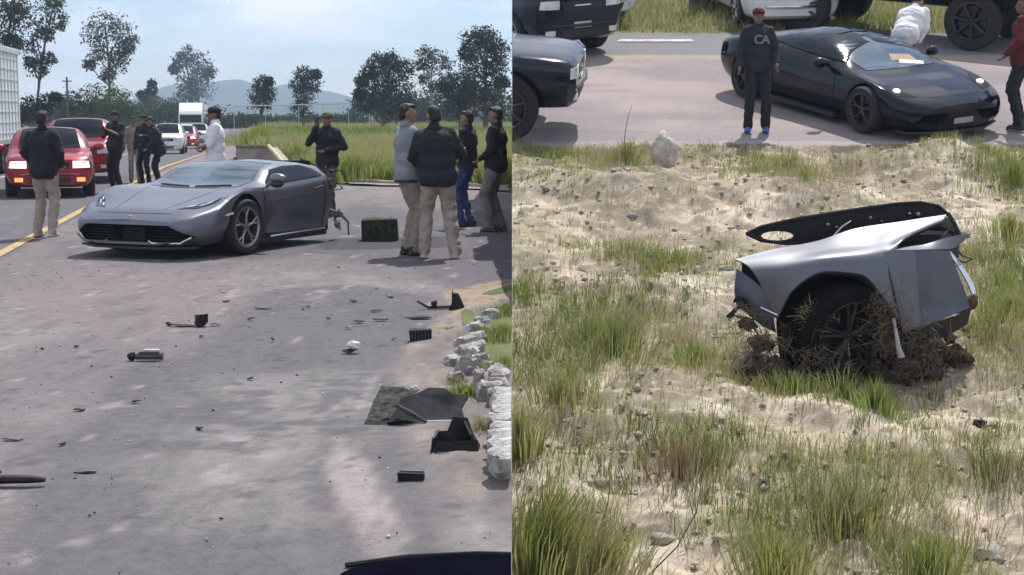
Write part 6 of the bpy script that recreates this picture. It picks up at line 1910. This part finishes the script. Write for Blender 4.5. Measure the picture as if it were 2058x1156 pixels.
M_wreck = paint('scraped_silver_grey_paint', (.13, .134, .16), rough=.42, metal=.55, coat=.1, var=.14)
M_wtyre = mat('shaded_dirty_tyre', (.010, .009, .009), rough=1, var=.4, spec=.1, bump=.3)  # dirty rubber, darkened further for the shade inside the arch
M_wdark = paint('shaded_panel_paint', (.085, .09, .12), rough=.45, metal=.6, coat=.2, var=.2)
# upper fender skin: from the ridge down to the wheel arch
ridge = [Wp(1478, 524, .10), Wp(1545, 506, .16), Wp(1640, 488, .26), Wp(1720, 462, .36), Wp(1810, 448, .44), Wp(1902, 434, .52)]
mid1 = [Wp(1500, 534, .02), Wp(1560, 522, .02), Wp(1650, 506, .06), Wp(1735, 494, .12), Wp(1790, 482, .24), Wp(1896, 444, .42)]
mid2 = [Wp(1520, 556, -.05), Wp(1578, 544, -.09), Wp(1660, 520, -.10), Wp(1740, 514, -.06), Wp(1778, 512, .0), Wp(1800, 506, .06)]
arch = [Wp(1562, 640, -.06), Wp(1592, 584, -.12), Wp(1660, 546, -.15), Wp(1728, 552, -.14), Wp(1768, 590, -.10), Wp(1808, 650, -.04)]
shell('fender', [ridge, mid1, mid2, arch], M_wreck, wk, th=.012, n_u=44, n_v=26)
lip = [p + Vector((0, .05, -.005)) for p in arch]
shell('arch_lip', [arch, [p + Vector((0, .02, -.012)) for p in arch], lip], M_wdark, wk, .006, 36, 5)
# left lower end: bumper corner with vent
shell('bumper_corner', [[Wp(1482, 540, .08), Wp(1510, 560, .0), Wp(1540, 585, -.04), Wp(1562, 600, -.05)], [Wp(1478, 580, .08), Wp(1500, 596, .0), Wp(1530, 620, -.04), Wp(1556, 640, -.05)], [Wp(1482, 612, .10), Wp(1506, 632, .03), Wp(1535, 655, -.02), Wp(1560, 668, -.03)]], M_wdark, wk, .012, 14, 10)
shell('inner_wall', [[Wp(1560, 560, .30), Wp(1680, 525, .34), Wp(1820, 540, .36)], [Wp(1560, 650, .26), Wp(1680, 650, .30), Wp(1830, 650, .32)], [Wp(1570, 745, .24), Wp(1690, 750, .26), Wp(1830, 735, .3)]], M_well, wk, .02, 14, 10)
shell('vent_recess', [[Wp(1490, 530, .14), Wp(1516, 540, .12), Wp(1552, 556, .08)], [Wp(1492, 545, .13), Wp(1516, 552, .10), Wp(1550, 570, .05)], [Wp(1494, 575, .13), Wp(1518, 590, .08), Wp(1552, 610, .04)]], M_well, wk, .03, 8, 5)
# right face: two plates meeting at a crease
shell('side_panel', [[Wp(1776, 508, .0), Wp(1806, 503, .03), Wp(1838, 502, .07)], [Wp(1790, 560, -.04), Wp(1812, 560, -.02), Wp(1842, 560, .04)], [Wp(1806, 630, -.05), Wp(1822, 630, -.03), Wp(1846, 628, .03)], [Wp(1812, 668, -.03), Wp(1826, 664, -.02), Wp(1850, 655, .03)]], M_wreck, wk, .012, 12, 14)
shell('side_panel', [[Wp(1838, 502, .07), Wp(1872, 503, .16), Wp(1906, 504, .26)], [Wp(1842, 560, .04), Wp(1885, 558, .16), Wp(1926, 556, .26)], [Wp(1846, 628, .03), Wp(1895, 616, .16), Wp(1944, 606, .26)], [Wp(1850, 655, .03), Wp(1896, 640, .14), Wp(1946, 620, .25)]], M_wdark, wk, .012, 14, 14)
shell('wing_blade', [[Wp(1784, 502, .08), Wp(1850, 496, .20), Wp(1905, 478, .30), Wp(1952, 468, .36)], [Wp(1790, 506, .04), Wp(1850, 505, .12), Wp(1905, 502, .24), Wp(1930, 486, .34)]], M_wreck, wk, .014, 20, 6)
shell('wing_blade', [[Wp(1905, 505, .26), Wp(1922, 530, .26), Wp(1948, 575, .26), Wp(1956, 600, .27)], [Wp(1914, 504, .30), Wp(1930, 528, .30), Wp(1957, 572, .30), Wp(1964, 600, .31)]], M_chrome, wk, .01, 12, 4)
# dark inside behind the ridge
shell('inner_shell', [[Wp(1770, 478, .40), Wp(1840, 462, .5), Wp(1905, 440, .6), Wp(1925, 470, .6)], [Wp(1780, 512, .14), Wp(1840, 508, .26), Wp(1900, 506, .36), Wp(1922, 520, .44)]], M_well, wk, .02, 12, 6)
b = MB()
for a_, b_, r_ in [((1800, 492, .3), (1900, 448, .45), .010), ((1860, 450, .5), (1925, 470, .5), .012), ((1905, 428, .5), (1930, 475, .45), .016), ((1880, 500, .3), (1912, 455, .48), .010)]:
    b = MB(); b.tube([Wp(*a_), (Wp(*a_) + Wp(*b_)) / 2 + Vector((0, 0, .015)), Wp(*b_)], r_, 6); b.build('strut', M_black, wk, True)
for pts in ([(1910, 490, .3), (1935, 515, .32), (1958, 522, .3)], [(1915, 520, .3), (1940, 528, .34), (1955, 520, .3)], [(1920, 480, .36), (1950, 476, .36)]):
    b = MB(); b.tube([Wp(*p) for p in pts], [.016, .012, .006][:len(pts)], 6, flat=.6); b.build('torn_strip', M_black, wk, True)
# long black frame behind with its oval hole
fo = [(1500, 470), (1530, 456), (1600, 440), (1700, 424), (1800, 410), (1850, 407), (1885, 414), (1908, 432), (1890, 440), (1800, 452), (1720, 470), (1650, 486), (1580, 490), (1530, 484)]
hole = [(1562 + 34 * math.cos(2 * math.pi * k_ / 12), 474 - 9.5 * math.sin(2 * math.pi * k_ / 12)) for k_ in range(12)]
def dep(px): return .42 + (px - 1500) / 400 * .32
bm = bmesh.new()
def ringv(L__): return [bm.verts.new(Wp(a_, b_, dep(a_))) for a_, b_ in L__]
o1 = ringv(fo); h1 = ringv(hole)
eds = [bm.edges.new((o1[i], o1[(i + 1) % len(o1)])) for i in range(len(o1))] + [bm.edges.new((h1[i], h1[(i + 1) % 12])) for i in range(12)]
bmesh.ops.triangle_fill(bm, use_beauty=True, edges=eds)
bmesh.ops.recalc_face_normals(bm, faces=bm.faces)
me = bpy.data.meshes.new('engine_frame'); bm.to_mesh(me); bm.free(); me.materials.append(M_deb)
o = bpy.data.objects.new('tmp', me); COL.objects.link(o); md = o.modifiers.new('s', 'SOLIDIFY'); md.thickness = .03; md.offset = 0
me = evaluated(o, 'engine_frame'); bpy.data.objects.remove(o); fr = link('engine_frame', me, wk)
b = MB(); b.tube([Wp(a_, b_, dep(a_) - .01) for a_, b_ in fo + fo[:1]], .014, 6); b.build('frame_rim', M_deb, fr, True)
for px, py, r_ in ((1664, 451, .014), (1682, 456, .010), (1750, 437, .012), (1828, 429, .012), (1845, 430, .018), (1772, 444, .008)):
    b = MB(); b.ell(Wp(px, py, dep(px) - .03), (r_, r_, r_ * .8), 8, 6); b.build('bolt', M_foam, fr, True)
b = MB(); b.tube([Wp(1676, 474, .38), Wp(1692, 456, .44), Wp(1710, 444, .5)], .006, 5); b.build('cable', M_foam, fr)
# wheel buried inside the arch
w_ = empty('wheel', (0, 0, 0), parent=wk)
cw = Wp(1690, 668, .02)
w_.matrix_local = Matrix.Translation(cw) @ Matrix.Rotation(R(22), 4, 'Z') @ Matrix.Rotation(R(10), 4, 'X')
t = MB(); rt = .385; hh_ = .14
t.lathe([(rt * .72, -hh_), (rt * .93, -hh_), (rt, -hh_ * .7), (rt, -.03), (rt - .008, -.028), (rt - .008, -.018), (rt, -.016), (rt, .016), (rt - .008, .018), (rt - .008, .028), (rt, .03), (rt, hh_ * .7), (rt * .93, hh_), (rt * .72, hh_)], 44)
t.build('tyre', M_wtyre, w_, True)
q = MB(); ri = rt * .72
q.lathe([(ri, -hh_ * .9), (ri - .015, -hh_ * .95), (ri - .03, -hh_ * .7), (ri - .03, hh_ * .8)], 40)
for k_ in range(5):
    a_ = 2 * math.pi * k_ / 5 + .4
    q.tube([(.03 * math.cos(a_), -.09, .03 * math.sin(a_)), (ri * .95 * math.cos(a_ + .15), -.115, ri * .95 * math.sin(a_ + .15))], [.03, .02], 6, flat=.6)
    q.tube([(.03 * math.cos(a_), -.09, .03 * math.sin(a_)), (ri * .95 * math.cos(a_ - .15), -.115, ri * .95 * math.sin(a_ - .15))], [.03, .02], 6, flat=.6)
q.lathe([(0, -.10), (.05, -.10), (.06, -.05)], 18)
q.build('rim', M_black, w_, True)  # plain black puts the arch shade into the rim colour
q = MB(); q.lathe([(0, -.02), (ri * .85, -.02), (ri * .85, .02), (0, .02)], 30); q.build('brake_disc', M_well, w_)
q = MB(); q.box((.12, -.05, .02), (.05, .05, .07), Matrix.Rotation(.4, 3, 'Y')); q.build('brake_caliper', mat('orange_caliper', (.45, .10, .04), rough=.5, var=.3), w_)
shell('wheel_arch_liner', [[p + Vector((0, .04, -.01)) for p in arch], [p + Vector((0, .34, .0)) for p in arch]], M_well, wk, .02, 24, 6)
# underbody pieces and suspension on the right
shell('underbody_panel', [[Wp(1814, 664, .0), Wp(1850, 652, .06), Wp(1900, 640, .16), Wp(1948, 622, .24)], [Wp(1820, 690, .06), Wp(1856, 684, .12), Wp(1900, 672, .2), Wp(1940, 650, .3)]], M_black, wk, .02, 12, 5)
b = MB(); b.ell(Wp(1954, 605, .30), (.05, .05, .055), 10, 8, wob=.4); b.ell(Wp(1935, 630, .32), (.04, .04, .04), 10, 8, wob=.4); b.tube([Wp(1954, 605, .3), Wp(1930, 635, .32)], .04, 7)
b.build('exhaust_stub', mat('rusty_brown_metal', (.10, .06, .045), rough=.8, metal=.3, var=.5, scale=20, bump=.4), wk, True)
b = MB(); b.tube([Wp(1905, 640, .2), Wp(1898, 655, .2), Wp(1886, 668, .2)], [.022, .03, .02], 8); b.build('bright_pipe', M_chrome, wk, True)
b = MB(); b.tube([Wp(1796, 640, -.16), Wp(1800, 665, -.2), Wp(1806, 700, -.22), Wp(1812, 718, -.22)], [.012, .014, .02, .028], 7); b.build('damper', M_foam, wk, True)
rw = random.Random(8)
for px, py, r_ in ((1535, 752, .15), (1600, 772, .13), (1500, 745, .10), (1820, 750, .15), (1870, 735, .13), (1920, 715, .10)):
    b = MB(); b.ell(Wp(px, py, .12), (r_, r_ * 1.1, r_ * .75), 14, 10, wob=.9, seed=px)
    b.build('soil_heap', mat('dark_torn_soil', (.045, .032, .024), rough=1, var=.6, scale=16, bump=.9, col2=(.12, .085, .06)), wk, True)
for px, py, r_ in ((1780, 700, .08), (1840, 700, .09), (1880, 690, .07), (1815, 730, .07), (1760, 740, .08), (1530, 690, .09), (1515, 720, .07), (1560, 740, .09), (1500, 650, .055), (1910, 680, .05)):
    b = MB(); b.ell(Wp(px, py, rw.uniform(0, .15)), (r_, r_ * .9, r_ * .8), 12, 9, wob=.9, seed=px)
    b.build('soil_clod', mat('dark_torn_soil', (.045, .032, .024), rough=1, var=.6, scale=16, bump=.9, col2=(.12, .085, .06)), wk, True)
for px, py in ((1490, 620), (1510, 660), (1475, 640)):
    b = shard(Wp(px, py, -.02), .12, .10, .07, px, curl=.6); b.build('torn_flap', M_deb, wk)
b = MB(); b.tube([Wp(1465, 632, -.02), Wp(1500, 640, -.04), Wp(1530, 680, -.05), Wp(1560, 730, -.05)], [.012, .02, .016, .010], 6, flat=.5); b.build('torn_strip', M_debg, wk, True)
b = MB(); b.tube([Wp(1528, 618, -.06), Wp(1562, 634, -.08)], [.008, .010], 6); b.build('trim_strip', M_chrome, wk, True)
# dry roots and straw caught in the wheel
def straw(px, py, n, rad, L__, m, name='caught_straw', d0=-.16, up=.3, sg=1):
    r = np.random.default_rng(sg); c_ = np.array(Wp(px, py, d0))
    P = c_ + r.normal(size=(n, 3)) * rad * np.array([1, .35, 1])
    D_ = r.normal(size=(n, 3)); D_[:, 2] += up; D_ /= np.linalg.norm(D_, axis=1)[:, None]
    Ln = L__ * r.uniform(.4, 1.3, (n, 1)); wv = np.cross(D_, r.normal(size=(n, 3))); wv /= np.linalg.norm(wv, axis=1)[:, None]; wv *= .0022
    a_ = P - D_ * Ln / 2; b_ = P + wv * 6; e_ = P + D_ * Ln / 2
    V = np.stack([a_ - wv, a_ + wv, b_ + wv, b_ - wv, e_], 1).reshape(-1, 3); i = np.arange(n)[:, None] * 5
    F = np.concatenate([i + [0, 1, 2], i + [0, 2, 3], i + [3, 2, 4]])
    return np_mesh(name, V, F, m, parent=wk, kind='stuff')
M_root = mat('brown_roots', (.14, .10, .07), rough=.95, var=.5, scale=20)
straw(1638, 640, 170, .055, .14, GC, sg=2); straw(1780, 640, 200, .10, .16, M_root, sg=3); straw(1765, 610, 90, .06, .13, M_root, sg=4); straw(1790, 690, 170, .10, .16, M_root, sg=5)
straw(1540, 700, 300, .10, .18, M_root, sg=6); straw(1500, 640, 120, .06, .12, M_root, sg=7); straw(1860, 710, 280, .11, .15, M_root, sg=8); straw(1640, 750, 260, .14, .16, M_root, sg=9, d0=-.3)
wg = [(1700, 800, 420, .22, .34, 'green blades standing in front of the buried wheel, right part', -.36), (1560, 800, 360, .2, .26, 'green blades standing in front of the bumper end of the wreck', -.36), (1870, 770, 300, .25, .2, 'olive blades under the right side of the wreck', -.1)]
for px, py, n_, rad, h_, lb, d_ in wg:
    bt(px, py, n_, rad, h_, lb, [GA, GB_, GD], [.4, .35, .25], .007)
# ---------------------------------------------------------------- the air
hz = MB(); hz.box((0, 1020, 46), (3100, 2200, 101))
hm = bpy.data.materials.new('haze'); hm.use_nodes = True
_n = hm.node_tree.nodes; _n.clear()
_o = _n.new('ShaderNodeOutputMaterial'); _v = _n.new('ShaderNodeVolumePrincipled')
_v.inputs['Color'].default_value = (.60, .78, 1.0, 1)
_v.inputs['Density'].default_value = 0.00058
_v.inputs['Anisotropy'].default_value = 0.2
hm.node_tree.links.new(_v.outputs[0], _o.inputs['Volume'])
hzo = hz.build('haze', hm, None, kind='stuff')
